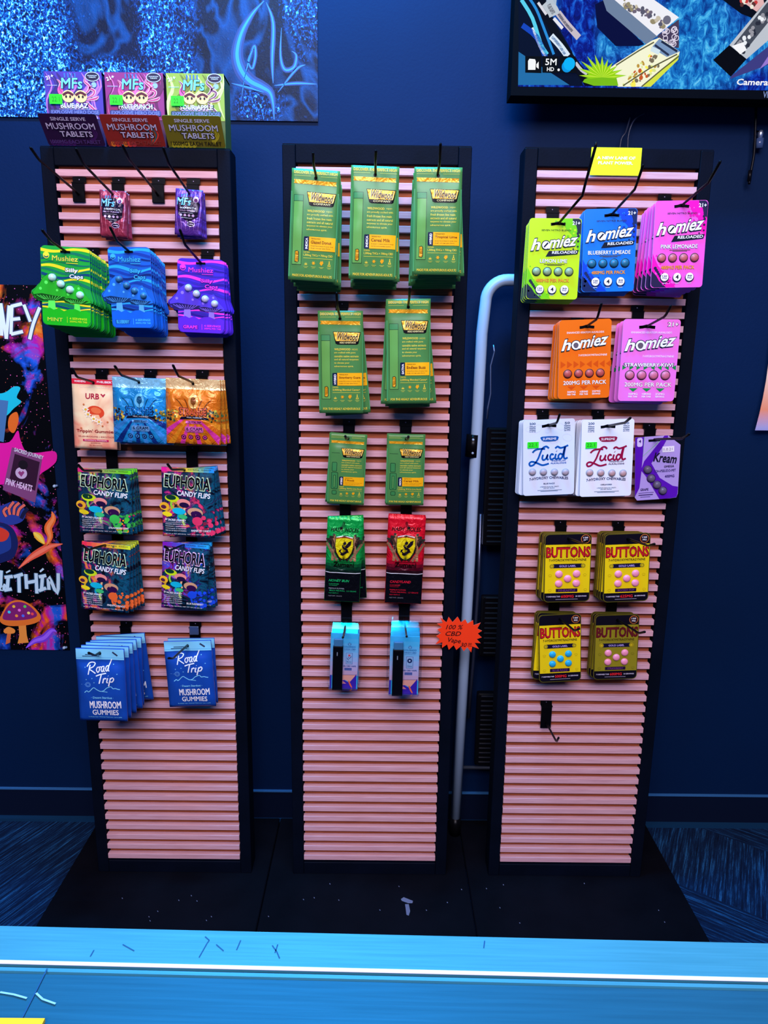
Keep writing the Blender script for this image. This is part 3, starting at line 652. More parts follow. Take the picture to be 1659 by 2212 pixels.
def mushie(base, wave1, wave2, dk, shroom, txt, flav, lo, foot):
    def b(w, h, ou, ov):
        A = Art(w, h, ou, ov, .0014, None, 'shine')
        o = A.rr(0, 0, 1, 1, .1)
        # round-rect runs counter-clockwise: insert the mushroom lobes on the two sides
        n = len(o); L_ = [p for p in o]
        left = [(-.0, .45), (-.07, .49), (-.13, .535), (-.2, .57), (-.215, .605), (-.17, .655), (-.08, .69), (0.0, .7)]
        right = [(1.0, .7), (1.04, .69), (1.055, .655), (1.03, .6), (1.0, .53)]
        tl = [p for p in L_ if p[0] < .5 and p[1] < .5]; bl = [p for p in L_ if p[0] < .5 and p[1] >= .5]; tr = [p for p in L_ if p[0] >= .5 and p[1] < .5]; br = [p for p in L_ if p[0] >= .5 and p[1] >= .5]
        tl.sort(key=lambda p: -p[0]); bl.sort(key=lambda p: p[0]); br.sort(key=lambda p: p[0]); tr.sort(key=lambda p: -p[0])
        tl = sorted(tl, key=lambda p: (p[1], -p[0])); bl = sorted(bl, key=lambda p: (p[1], p[0])); br = sorted(br, key=lambda p: (-p[1], p[0])); tr = sorted(tr, key=lambda p: (-p[1], -p[0]))
        out = tl+left+bl+br+right+tr
        A.card(base, 0, dk, out)
        S = math.sin
        for i, (v, a, t, c) in enumerate(((.03, .02, .035, wave1), (.09, .025, .03, wave2), (.135, .02, .018, dk), (.2, .02, .02, wave2), (.25, .03, .035, wave1), (.3, .03, .025, wave2), (.35, .03, .03, dk), (.41, .03, .03, wave1), (.46, .04, .03, wave2), (.7, .02, .02, wave1), (.725, .02, .025, wave2), (.75, .02, .02, dk), (.775, .02, .02, wave1))):
            ph = i*.9
            A.band(lambda u: min(.97, max(.015, v+a*S(u*6+ph))), lambda u: min(.98, max(.02, v+t+a*S(u*6+ph+.25))), c, .5+.15*i, 18, .006, .994)
        A.poly([(.08, .12), (.16, .09), (.7, .1), (.78, .14), (.76, .19), (.3, .2), (.1, .17)], base, 2.6)
        for s, (cu, cv, k) in enumerate(((.2, .5, 1.0), (.72, .56, .8))):
            c1 = shroom; c2 = tuple(min(255, int(x*1.15+50)) for x in shroom); c3 = tuple(int(x*.45) for x in shroom)
            A.poly([(cu+x*k, cv+y*k) for x, y in ((-.06, .13), (-.08, .3), (-.12, .36), (.16, .36), (.08, .28), (.06, .13))], c2, 2.8+s*.3)
            cap = [(-.4, .1), (-.26, .0), (-.17, -.1), (-.04, -.155), (.06, -.13), (.12, -.04), (.2, .03), (.32, .08), (.36, .13), (.28, .17), (.1, .18), (-.2, .19), (-.36, .17)] if s == 0 else [(-.3, .12), (-.16, .02), (-.06, -.09), (.06, -.12), (.16, -.05), (.24, .05), (.36, .13), (.38, .17), (.2, .19), (-.2, .18)]
            A.poly([(cu+x*k, cv+y*k) for x, y in cap], c3, 3.2+s*.3); A.poly([(cu+x*k*.95, cv-.004+y*k*.95) for x, y in cap], c1, 3.4+s*.3)
            A.poly([(cu+x*k, cv+y*k) for x, y in ((-.37, .12), (-.2, .1), (.05, .12), (.3, .13), (.2, .17), (-.1, .185), (-.3, .17))], c3, 3.6+s*.3)
            for i in range(9): A.line([(cu+(-.3+.065*i)*k, cv+.125*k), (cu+(-.14+.03*i)*k, cv+.175*k)], .008, c2, 3.8+s*.3, 0)
            for x, y, r in ((-.1, -.04, .035), (.05, -.06, .025), (-.22, .04, .03), (.12, .05, .025)): A.circ(cu+x*k, cv+y*k, r, c2, 3.6+s*.3, 10)
        A.poly([(.008, .81), (.08, .79), (.16, .775), (.24, .8), (.34, .775), (.45, .81), (.56, .78), (.68, .775), (.78, .8), (.9, .79), (.992, .82), (.992, .93), (.95, .98), (.9, .995), (.1, .995), (.05, .98), (.008, .93)], lo, 4)
        A.text('Mushiez', .24, .118, .76, .18, txt, 5, .035, .05, out=dk, outb=.05); A.circ(.12, .12, .065, txt, 4, 18); A.circ(.12, .13, .045, dk, 4.5, 14, .7); A.circ(.12, .12, .038, txt, 5, 14, .7)
        A.rect(.52, .2, .76, .208, txt, 4); A.text('Silly', .5, .265, .76, .33, txt if flav != 'MINT' else WHT, 6, .03, .05, out=dk, outb=.05); A.text('Caps', .58, .34, .86, .405, txt if flav != 'MINT' else WHT, 6, .03, .05, out=dk, outb=.05)
        A.text(flav, .11, .9, .42, .945, foot, 6, .035, out=dk, outb=.04); A.rect(.51, .88, .518, .955, foot, 5); A.text('4 SERVINGS', .56, .885, .92, .913, foot, 5, .02); A.text('200MG PER TAB', .56, .925, .92, .948, foot, 5, .02)
        A.rect(ou-.1, ov-.014, ou+.1, ov+.012, (4, 6, 12), 6)
        o = A.obj('blister_card')
        for u, v in ((.23, .395), (.4, .47), (.585, .535), (.79, .595)): blister(A, u, v, .078, {'MINT': (190, 230, 210), 'BLUEBERRY': (50, 110, 150)}.get(flav, (190, 190, 220)), o, .007, 'gloss' if flav != 'BLUEBERRY' else 'shine', (20, 90, 60) if flav == 'MINT' else (30, 40, 110))
        return o
    return b
def psy(seed, acc):
    m, nt, b, tc = nodemat('psychedelic_print', .3); v = mapping(nt, tc, (1, 1, 1), (0, 0, 0), (seed, 0, 0))
    n1 = tex(nt, v, 22, 4, 2.2, .6); n2 = tex(nt, v, 38, 4, 1.2, .6)
    a = ramp(nt, n1, [(.36, (8, 10, 26)), (.44, (14, 60, 90)), (.5, (20, 26, 60)), (.55, (150, 30, 130)), (.6, acc), (.66, (236, 170, 70)), (.72, (20, 20, 40))])
    c = ramp(nt, n2, [(.4, (6, 10, 30)), (.52, (14, 90, 120)), (.58, (30, 20, 60)), (.66, acc)])
    sp = nt.nodes.new('ShaderNodeSeparateXYZ'); nt.links.new(tc.outputs['Object'], sp.inputs[0])
    f = math_(nt, 'MULTIPLY', math_(nt, 'ADD', sp.outputs['X'], -.005), 60, True)
    nt.links.new(mix(nt, f, a, c), b.inputs['Base Color']); return m
def euph(flav, acc, topc, seed):
    def b(w, h, ou, ov):
        A = Art(w, h, ou, ov, .0014, pillow(.004, .1, .0013, seed), 'shine'); A.pouch(psy(seed*1.7, acc))
        for i in range(10):
            t = i/9; c = tuple(int(topc[0][k]*(1-t)+topc[1][k]*t) for k in range(3)) if len(topc) == 2 else tuple(int((topc[0][k]*(1-2*t)+topc[1][k]*2*t) if t < .5 else (topc[1][k]*(2-2*t)+topc[2][k]*(2*t-1))) for k in range(3))
            A.rect(i/10, 0.002, (i+1)/10, .06, c, 1)
        A.text('SOUR TROPICAL', .5, .015, .72, .035, (40, 60, 40), 2, .01); A.text('MUSHROOM', .76, .015, .94, .035, (40, 60, 40), 2, .01); A.text('COLLECTION', .06, .085, .28, .1, WHT, 2, .01)
        A.circ(ou, ov, .02, (4, 4, 8), 3, 10)
        A.text('EUPHORIA', .06, .12, .93, .295, (10, 8, 16), 5, .04, .05, out=(200, 236, 190) if seed % 2 else (236, 196, 230), outb=.045, rise=-.07)
        A.text('CANDY FLIPS', .3, .335, .93, .41, WHT, 5, .035, .15, rise=-.08)
        rn = random.Random(seed); sd = acc
        for i, (u, v, r, cc, sy) in enumerate(((.2, .44, .14, (206, 236, 30), .5), (.18, .425, .1, (14, 60, 40), .5), (.42, .5, .13, (240, 150, 140), .6), (.43, .53, .095, (34, 16, 60), .55), (.05, .56, .1, (250, 190, 40), .8), (.03, .57, .055, (90, 30, 60), .7), (.1, .67, .1, (246, 226, 30), .45), (.33, .62, .13, (20, 190, 220), .5), (.4, .7, .09, (60, 200, 120), .5), (.64, .63, .15, (210, 160, 120), .6), (.66, .66, .11, (50, 14, 70), .65), (.68, .76, .1, sd, .9))):
            A.circ(u, v, r, cc, 2+i*.14, 16, sy, .12)
        for u, v, c in ((.2, .5, (150, 220, 60)), (.45, .58, (240, 190, 140)), (.1, .62, (220, 180, 40)), (.33, .68, (20, 160, 200)), (.42, .74, (180, 220, 60)), (.68, .8, sd)):
            A.line([(u, v-.03), (u-.02, v+.03), (u+.01, v+.09)], .04, c, 1.9, 3)
        for i in range(26): A.circ(rn.uniform(.72, .98), rn.uniform(.7, .96), rn.uniform(.018, .05), (acc, (70, 210, 60), (236, 50, 120), (250, 170, 40))[i % (4 if seed % 2 else 2)] if seed < 3 else acc if i % 3 else tuple(int(x*.6) for x in acc), 2+.05*i, 9)
        A.text('BY SACRED JOURNEY', .06, .735, .46, .775, WHT, 5, .02, .15, rise=-.04); A.rect(.06, .785, .46, .789, WHT, 5)
        for i in range(4): A.text(('AMANITA EXTRACT BLEND', 'NOOTROPIC + ADAPTOGENIC', 'CONTAINS 12 GUMMIES', 'KEEP OUT OF REACH OF CHILDREN')[i], .06, .805+.032*i, .46, .82+.032*i, WHT, 5, .01)
        A.text('20 CT (2 PER SERVING)  NET WT 7.05 OZ (200 G)', .06, .952, .9, .968, WHT, 5, .01)
        A.text(flav, .56, .885, .93, .915, WHT, 5, .02, .1)
        return A.obj('pouch', None, True)
    return b
def roadtrip(seed):
    def b(w, h, ou, ov):
        A = Art(w, h, ou, ov, .0014, pillow(.008, .2, .002, seed, 2.4), 'shine'); bl = (22, 74, 170); lt = (130, 214, 246); k = (20, 40, 80)
        A.pouch(bl); A.rect(.004, .003, .996, .145, lt, 1); A.rect(0, .118, 1, .122, (70, 160, 210), 1.5)
        A.rect(ou-.3, ov+.012, ou+.02, ov+.022, k, 2); A.rect(ou-.36, ov+.034, ou-.02, ov+.044, k, 2); A.circ(ou, ov, .03, (4, 8, 20), 3, 12)
        A.line([(.76, .04), (.8, .06), (.86, .09)], .035, (50, 60, 90), 2, 3)
        P = [[(.12, .2), (.05, .95)], [(.0, .3), (.08, .06), (.22, .02), (.32, .16), (.25, .38), (.1, .5), (.2, .7), (.34, .95)], [(.5, .5), (.42, .5), (.38, .7), (.44, .9), (.5, .72), (.5, .5), (.58, .5)],
             [(.7, .5), (.61, .5), (.57, .72), (.62, .9), (.7, .55), (.67, .85), (.73, .88)], [(.88, .5), (.8, .5), (.76, .72), (.81, .9), (.89, .5), (1.0, .0)], [(.89, .5), (.87, .85), (.92, .88)]]
        for p in P: A.line([(.24+.5*x, .185+.16*y-.05*x) for x, y in p], .022, WHT, 3, 4)
        P = [[(.0, .14), (.2, .06), (.5, .0)], [(.26, .08), (.15, .75)], [(.38, .38), (.32, .75)], [(.35, .5), (.44, .38), (.5, .45)], [(.58, .38), (.52, .7), (.58, .74)], [(.6, .2), (.61, .22)], [(.72, .38), (.6, 1.05)], [(.7, .5), (.82, .37), (.88, .5), (.8, .7), (.68, .68)]]
        for p in P: A.line([(.42+.42*x, .33+.17*y-.03*x) for x, y in p], .024, WHT, 3, 4)
        A.line([(.17, .58), (.22, .555), (.26, .57), (.36, .51), (.42, .53), (.5, .56), (.57, .55), (.63, .515), (.72, .495), (.76, .52), (.82, .515), (.9, .535)], .016, lt, 3, 4)
        A.line([(.5, .56), (.56, .565), (.64, .572)], .012, lt, 3, 3); A.ring(.25, .47, .05, .012, (90, 150, 220), 3); A.ring(.25, .47, .028, .01, (90, 150, 220), 3); A.line([(.1, .472), (.2, .47)], .008, (90, 150, 220), 3, 0)
        for u, v in ((.2, .24), (.78, .2), (.86, .32), (.34, .385), (.22, .4), (.38, .44)): star(A, u, v, .018, lt, 3, 4, .3)
        A.text('· Desert Stardust ·', .3, .635, .76, .665, lt, 3, .02); A.text('MUSHROOM', .26, .7, .9, .8, WHT, 3, .03); A.text('GUMMIES', .3, .825, .84, .9, WHT, 3, .03)
        A.text('Terrifically Tasty - Nootropic Mushrooms - Live in reality', .2, .925, .9, .945, lt, 3, .01)
        return A.obj('pouch', None, True)
    return b
def urb(w, h, ou, ov):
    A = Art(w, h, ou, ov, .0014, pillow(.005, .15, .0012, 9), 'shine')
    m, nt, b, tc = nodemat('peach_marble_print', .35); v = mapping(nt, tc)
    nt.links.new(ramp(nt, tex(nt, v, 16, 3, 1), [(.35, (240, 150, 120)), (.5, (250, 214, 170)), (.62, (252, 236, 190))]), b.inputs['Base Color'])
    A.pouch(m); A.rect(0, .0, 1, .075, (224, 34, 60), 1); A.text('WARNING', .06, .02, .32, .05, WHT, 2, .02); A.text('PHILIBERT', .58, .02, .97, .05, WHT, 2, .02)
    A.circ(ou, ov, .03, BLK, 3, 10); A.text('Tear to chew in range of formula', .15, .105, .92, .125, (255, 250, 240), 2, .01)
    A.text('URB', .32, .2, .64, .28, (176, 20, 60), 3, .03); A.poly([(.66, .205), (.7, .2), (.72, .22), (.76, .2), (.78, .205), (.73, .25)], (176, 20, 60), 3)
    A.circ(.55, .46, .2, (224, 74, 40), 2, 18, .7, .2); A.circ(.56, .44, .12, (240, 120, 70), 2.4, 14, .6, .2); A.poly([(.46, .5), (.62, .5), (.68, .6), (.5, .62)], (250, 200, 150), 2.2)
    for i, (u, v) in enumerate(((.32, .43), (.37, .5), (.5, .56), (.62, .6), (.7, .66), (.28, .36), (.82, .6), (.2, .7))): star(A, u, v, .09 if i < 4 else .03, (250, 244, 220) if i < 4 else (200, 60, 60), 3+.1*i, 6, .5); A.circ(u, v, .03 if i < 4 else .01, (230, 190, 60), 4, 8)
    A.text("Trippin' Gummies", .08, .715, 1-.02, .775, (150, 20, 30), 3, .03); A.text('MUSHROOMS | EXOTICS', .12, .81, .94, .835, (180, 60, 70), 3, .015)
    A.rect(.22, .86, .82, .89, (206, 30, 90), 3); A.text('Strawberry Pineapple', .26, .865, .78, .885, WHT, 4, .01); A.text('6000MG', .4, .905, .62, .92, (160, 60, 60), 3, .01); A.text('10 Gummies', .36, .94, .66, .955, (160, 60, 60), 3, .01)
    return A.obj('pouch', None, True)
def strange(c0, c1, c2, ray_, flav, seed):
    def b(w, h, ou, ov):
        A = Art(w, h, ou, ov, .0015, pillow(.009, .15, .0028, seed, 4.5), 'foil'); A.pouch(c0)
        A.rect(.003, 0.003, .997, .16, tuple(int(x*.7+60) for x in c1), 1)
        cx, cy = .5, .5
        for i in range(9):
            a0 = math.radians(20+i*17.5); a1 = a0+math.radians(9)
            def hit(a):
                du, dv = math.cos(a), math.sin(a); t = min(((.995 if du > 0 else .005)-cx)/du if abs(du) > 1e-6 else 9, (.995-cy)/dv if dv > 1e-6 else 9); return (cx+du*t, cy+dv*t)
            A.poly([(cx+math.cos(a0)*.2, cy+math.sin(a0)*.2), (cx+math.cos(a1)*.2, cy+math.sin(a1)*.2), hit(a1), hit(a0)][::-1], ray_[i % 2], 1.2)
        for s in (-1, 1):
            rn = random.Random(seed+s)
            for i in range(34): A.circ(.5+s*rn.uniform(.27, .48), .56+rn.uniform(-.09, .08), rn.uniform(.012, .026), ((220, 190, 60), (30, 26, 40), (160, 120, 40), (90, 110, 60))[i % 4], 2+.04*i, 8)
        A.circ(.52, .34, .09, c1, 2, 14, 1.5); A.circ(.52, .33, .05, tuple(int(x*.6) for x in c0), 2.4, 12, 1.5)
        for x in (-.14, -.07, 0, .07, .14): A.line([(.52+x, .5), (.52+x*1.8, .36), (.52+x*2.4, .3)], .018, tuple(int(q*.55) for q in c0), 2.2, 3, taper=True)
        A.text('STRANGE', .27, .43, .76, .54, c2, 6, .05, out=(20, 20, 50), outb=.06, arc=-.12, rise=0)
        A.poly([(.3, .575), (.5, .56), (.78, .575), (.82, .61), (.5, .6), (.27, .615)], (16, 16, 40), 4); A.text('MAGIC MUSHROOM', .4, .57, .68, .59, WHT, 5, .01)
        A.rect(.38, .63, .68, .675, tuple(int(x*.8+40) for x in ray_[1]), 4); A.text(flav, .41, .637, .66, .668, (20, 20, 50), 5, .03)
        A.rect(.36, .72, .7, .81, tuple(int(x*.7+60) for x in ray_[1]), 4, .03); A.text('6 GRAM', .39, .735, .67, .78, (20, 20, 60), 5, .03); A.text('GUMMIES', .44, .79, .62, .803, (20, 20, 60), 5, .01)
        for i in range(4): A.circ(.33+.13*i, .885, .045, (30, 30, 50), 4, 14); A.circ(.33+.13*i, .885, .032, ray_[1], 5, 12); A.circ(.33+.13*i, .885, .015, (30, 30, 60), 6, 8)
        A.circ(ou, ov, .025, (6, 6, 12), 5, 10)
        return A.obj('pouch', None, True)
    return b
def mfart(A, c, u0, v0, k, big=True):
    """the lettering and the drawing of a mushroom creature that the boxes and sachets share"""
    q = lambda u, v: (u0+u*k, v0+v*k)
    A.text('MFs', *q(.3, .16), *q(.66, .38), (120, 214, 250), 6, .06, .1, out=(20, 16, 50), outb=.04)
    for i in range(4): A.line([q(.36+.06*i, .05), q(.36+.06*i, .15)], .024*k, (60, 110, 190), 3, 0)
def mfbox(c0, c1, flap0, flav, seed):
    def b(w, h, ou, ov):
        A = Art(w, h*.63, 0, 1, 0, None, 'print'); rn = random.Random(seed)
        A.rect(0, 0, 1, 1, c0, 0)
        for i in range(14):
            u = rn.random(); A.line([(u, .02), (min(.98, u+.1), .3), (max(.02, u-.1), .6), (u, .97)], rn.uniform(.02, .07), c1 if i % 2 else tuple(int(x*.7) for x in c0), .5+.1*i, 3, taper=True)
        A.poly([(.1, .99), (.16, .84), (.32, .72), (.5, .69), (.68, .72), (.84, .84), (.9, .99)], (190, 170, 210), 2.2)
        # tangle of arms and two round faces
        for P in (((.62, .5), (.74, .42), (.78, .3), (.7, .2), (.73, .1)), ((.66, .56), (.82, .5), (.86, .4), (.78, .34), (.84, .28)), ((.7, .6), (.88, .56), (.93, .5)), ((.7, .62), (.8, .75), (.9, .85)), ((.35, .5), (.26, .38), (.28, .25), (.22, .16))):
            A.line(P, .05, (250, 214, 220), 3, 4, taper=True); A.line(P, .028, (200, 60, 120) if seed != 3 else (120, 60, 90), 3.6, 4, taper=True)
        for x in (.4, .62):
            A.circ(x, .52, .11, (236, 206, 130), 4, 18, .9); A.line([(x-.09, .5), (x, .44), (x+.09, .5)], .04, (90, 20, 40), 4.6, 3)
            for s in (-1, 1): A.circ(x+s*.035, .53, .018, (30, 16, 30), 5, 8, 1.3)
        A.circ(.27, .4, .05, (250, 90, 150), 3.5, 12, 1.4); A.circ(.86, .27, .045, (150, 180, 230), 3, 12)
        mfart(A, c0, 0, -.02, 1)
        A.text('21+', .03, .08, .17, .16, WHT, 5, .03, rot=-.35); A.circ(.84, .1, .12, (30, 20, 50), 4, 16, .6); A.ring(.84, .1, .12, .012, (200, 200, 230), 4.5, 18, .6); A.text('MUSHROOM', .76, .07, .92, .09, WHT, 5, .02); A.text('TABLETS', .78, .105, .9, .125, WHT, 5, .02)
        A.rect(.04, .29, .22, .3, (200, 200, 230), 4); A.text(flav, .22 if len(flav) > 9 else .26, .67, .8 if len(flav) > 9 else .74, .775, WHT, 7, .05, out=(30, 20, 50), outb=.04)
        A.rect(.06, .80, .94, .92, (50, 60, 120) if seed != 3 else (30, 80, 70), 5, .03); A.text('EXPLOSIVE HERO DOSE', .09, .82, .92, .9, (120, 130, 200), 6, .04)
        e = empty('display_box'); pf = A.obj('printed_front', e); pf.location = (0, 0, h*.37)
        m = MB(); cc = mat(c0, 'print'); cd = mat(tuple(int(x*.5) for x in c0), 'print')
        m.box(0, w, .0004, .054, 0, h, cd); m.box(0, w, .0005, .0545, h-.004, h+.0004, cc); m.obj('carton', e)
        return e
    return b
def sachet(c0, c1, flav, seed):
    def b(w, h, ou, ov):
        A = Art(w, h, ou, ov, .0012, pillow(.006, .12, .0024, seed, 5), 'foil'); A.pouch(c0)
        for i in range(6): A.line([(.1+.16*i, .03), (.05+.18*i, .4), (.12+.15*i, .9)], .035, c1, 1+.1*i, 4, taper=True)
        A.poly([(.12, .2), (.6, .16), (.92, .3), (.86, .6), (.5, .72), (.14, .56)], (30, 14, 40), 2)
        A.text('MFs', .1, .2, .6, .36, (130, 216, 250), 5, .06, .1, out=(30, 16, 60), outb=.04)
        for i in range(3): A.line([(.25+.09*i, .12), (.25+.09*i, .18)], .03, (60, 150, 210), 3, 0)
        A.text('8000MG+', .2, .4, .8, .44, WHT, 4, .04); A.text(flav, .18, .46, .76, .49, (230, 200, 240), 4, .02); A.rect(.24, .52, .7, .525, WHT, 4)
        for i in range(4): A.circ(.25+.15*i, .575, .045, (230, 190, 230), 4, 12)
        A.rect(.24, .63, .66, .636, WHT, 4); A.circ(.62, .76, .14, (30, 14, 40), 3, 16, .6); A.ring(.62, .76, .14, .018, (230, 200, 240), 4, 18, .6); A.rect(.53, .755, .71, .765, (230, 200, 240), 4)
        A.circ(.78, .22, .11, (240, 200, 220), 4, 12); A.circ(.78, .24, .07, (120, 60, 110), 4.4, 10); A.circ(ou, ov, .025, BLK, 4, 8)
        return A.obj('sachet', None, True)
    return b
def clam(icon, icol):
    def b(w, h, ou, ov):
        e = empty('vape_clamshell'); w2, h2 = w*.82, h*.83
        A = Art(w2, h2, .5, 0, .003); ex, ez = -w*.0, -(.17-ov)*h
        S = [(60, 190, 240), (80, 196, 240), (100, 196, 240), (120, 196, 238), (140, 196, 236), (160, 192, 232), (180, 186, 226), (196, 180, 216), (206, 172, 200)]
        A.card((60, 190, 240), .02)
        for i, c in enumerate(S): A.rect(.004, i*.083+.004, .996, (i+1)*.083+.004, c, .5+.05*i)
        A.poly([(.4, .74), (.4, .995), (.96, .995), (.96, .72), (.85, .78), (.7, .88), (.55, .84)], (60, 30, 170), 1.6); A.poly([(.4, .745), (.55, .742), (.94, .735), (.84, .8), (.72, .87), (.55, .83), (.45, .84), (.4, .88)], (244, 170, 150), 1.8)
        A.poly([(.66, .85), (.7, .84), (.82, .96), (.8, .975), (.73, .93)], (250, 110, 60), 2); A.poly([(.42, .84), (.5, .86), (.6, .9), (.47, .9), (.44, .93)], (230, 140, 150), 2); A.line([(.45, .74), (.94, .735)], .012, (60, 60, 120), 2.2, 0); A.rect(.004, .75, .06, .996, (60, 30, 170), 1)
        leaf(A, .68, .2, .13, (40, 110, 170), 2, 7, .3); leaf(A, .68, .194, .09, (130, 200, 235), 3, 7, .2)
        A.text('COLORADO', .48, .215, .9, .245, (40, 110, 170), 2, .03); A.text('HIGH CBD', .5, .26, .9, .285, (40, 110, 170), 2, .03); A.text('FROM THE STATE THAT', .5, .295, .88, .305, (40, 110, 170), 2, .01)
        A.rect(.56, .34, .8, .54, (60, 90, 160), 2); A.rect(.572, .345, .788, .535, (150, 190, 226), 2.5)
        if icon == 'berry':
            star(A, .68, .385, .06, (230, 50, 70), 3, 5); A.line([(.6, .43), (.66, .47)], .02, (40, 40, 110), 3, 0); A.line([(.64, .41), (.68, .445), (.76, .4)], .02, (40, 40, 110), 3.2, 0)
        else: A.circ(.68, .41, .085, (20, 50, 100), 3, 18); A.circ(.68, .41, .03, (200, 220, 240), 3.5, 10)
        A.text('Berry' if icon == 'berry' else 'Citrus', .6, .485, .76, .52, (40, 60, 130), 3, .01); A.text('0% CBD VAPE', .47, .565, .93, .59, (40, 60, 130), 3, .02); A.rect(.52, .61, .78, .655, (70, 90, 160), 2); A.text('DISPOSABLE', .54, .62, .76, .645, (110, 130, 190), 3)
        c = A.obj('insert_card', e); c.location = (ex, 0, ez)
        m = MB(); x0 = -w2*.40; m.box(x0, x0+w2*.36, -.0122, -.0042, -h2*.99, -h2*.2, mat((10, 10, 14), 'gloss'), .0012); v = m.obj('vape_pen', e); v.location = (ex, 0, ez)
        m = MB(); m.box(x0+.0015, x0+w2*.34, -.012, -.005, -h2*.2, -h2*.07, mat((70, 130, 170), 'gloss'), .001); m.box(x0+w2*.14, x0+w2*.17, -.0133, -.012, -h2*.36, -h2*.3, mat((150, 160, 170), 'gloss')); v2 = m.obj('mouthpiece', v)
        g = GLASS; m = MB(); B = Art(w, h, .5, 0, .002); 
        fr = lambda s, y: [((u-.5)*w*s, y, -v_*h) for u, v_ in B.rr(0, 0, 1, 1, .1, 4)]
        k_ = len(B.rr(0, 0, 1, 1, .1, 4))
        R0 = fr(1, .004); R1 = [((u-.5)*w*.9, .003, -(.02+.96*v_)*h) for u, v_ in B.rr(0, 0, 1, 1, .1, 4)]; R2 = [((u-.5)*w*.86, -.016, -(.12+.86*v_)*h) for u, v_ in B.rr(0, 0, 1, 1, .06, 4)]
        F = []
        for a in (0, k_):
            for i in range(k_): j = (i+1) % k_; F.append((a+i, a+k_+i, a+k_+j, a+j))
        F.append(tuple(2*k_+i for i in range(k_))); m.add(R0+R1+R2, F, g); s = m.obj('clear_shell', e); s.location = (0, 0, ov*h)
        return e
    return b
def glass_mat():
    m, nt, b, tc = nodemat('clear_plastic', .12); o = nt.nodes['Material Output']; t = nt.nodes.new('ShaderNodeBsdfTransparent'); gl = nt.nodes.new('ShaderNodeBsdfGlossy'); gl.inputs['Roughness'].default_value = .12
    fr = nt.nodes.new('ShaderNodeLayerWeight'); fr.inputs['Blend'].default_value = .25; mx = nt.nodes.new('ShaderNodeMixShader'); t.inputs[0].default_value = (.93, .95, .98, 1)
    nt.links.new(math_(nt, 'ADD', math_(nt, 'MULTIPLY', fr.outputs['Facing'], .6), .05, True), mx.inputs[0]); nt.links.new(t.outputs[0], mx.inputs[1]); nt.links.new(gl.outputs[0], mx.inputs[2]); nt.links.new(mx.outputs[0], o.inputs['Surface']); return m
GLASS = glass_mat()
# ------------------------------------------------------------------ left stand: hooks and packages
BC, PO, SA = 'blister card', 'pouch', 'sachet'
for q, (b, t, lb) in enumerate((((168, 418), (65, 318), 'empty black peg hook at the far left of the top row'), ((340, 420), (264, 313), 'empty black peg hook between the red and the purple sachets'))):
    p = at(*b, -.008); hook((p.x, p.z), t, None, None, lab=lb)
hang('sachet', sachet((158, 50, 74), (230, 130, 150), 'FRUIT PUNCH', 3), (216, 410), (274, 412), (216, 510), .03, (.5, .1), 3, .009, (163, 320), 'crinkled red foil sachet', SA, 'red foil sachets', [.03, -.03])
hang('sachet', sachet((92, 50, 150), (190, 130, 220), 'WILD GRAPE', 6), (380.5, 407), (439, 410), (376, 506), .03, (.5, .1), 3, .009, (352, 318), 'crinkled purple foil sachet', SA, 'purple foil sachets', [-.01, -.05])
hang('blister_card', mushie((30, 170, 60), (236, 230, 40), (20, 120, 90), (16, 70, 110), (40, 180, 40), (236, 236, 60), 'MINT', (30, 190, 30), (200, 240, 40)), (87, 529), (194, 534), (91, 701), .125, (.51, .066), 14, .0082, (90, 496), 'green mushroom-shaped blister card', BC, 'green mushroom blister cards')
hang('blister_card', mushie((24, 96, 200), (40, 170, 240), (20, 60, 160), (10, 40, 110), (30, 110, 210), (60, 180, 240), 'BLUEBERRY', (20, 100, 220), (70, 190, 250)), (232, 533), (324, 531), (240.5, 708), .105, (.5, .06), 11, .009, (237, 490), 'blue mushroom-shaped blister card', BC, 'blue mushroom blister cards', [-.02, -.015, -.02, -.05, -.04, -.05])
hang('blister_card', mushie((70, 40, 200), (244, 60, 220), (50, 40, 170), (40, 20, 140), (84, 60, 210), (240, 60, 210), 'GRAPE', (96, 40, 210), (250, 60, 220)), (383, 557), (485, 559), (383, 717), .055, (.5, .06), 6, .0082, (388, 495), 'purple mushroom-shaped blister card', BC, 'purple mushroom blister cards', [-.03, -.06, -.03, -.07])
hang('pouch', urb, (155.5, 817), (249, 820), (161, 967), .044, (.5, .05), 2, .016, (155, 795), 'cream and red gummy pouch', PO, 'cream gummy pouches', [.01])
hang('pouch', strange((30, 150, 220), (110, 210, 250), (16, 130, 220), ((16, 50, 130), (60, 150, 230)), 'BERRY BLAST', 2), (243.5, 813), (359.5, 816), (246.5, 954), .068, (.5, .07), 3, .019, (247, 790), 'shiny blue foil mushroom pouch', PO, 'blue foil pouches', [-.02, .02])
hang('pouch', strange((236, 120, 20), (250, 190, 100), (250, 110, 60), ((244, 150, 30), (236, 60, 170)), 'CRYSTAL TRIP', 5), (359, 815.5), (477, 815), (357, 956), .07, (.5, .07), 3, .02, (373, 788), 'shiny orange foil mushroom pouch', PO, 'orange foil pouches', [-.05, -.08])
G4 = 'dark psychedelic candy pouches'
hang('pouch', euph('STRAWBERRY KIWI', (60, 200, 80), ((220, 40, 120), (150, 190, 90), (110, 240, 40)), 1), (168.5, 1010), (284, 1012), (170.6, 1149), .062, (.44, .035), 4, .011, (167, 1003), 'psychedelic pouch with pink and green top strip', PO, G4, [-.02, -.05, -.06])
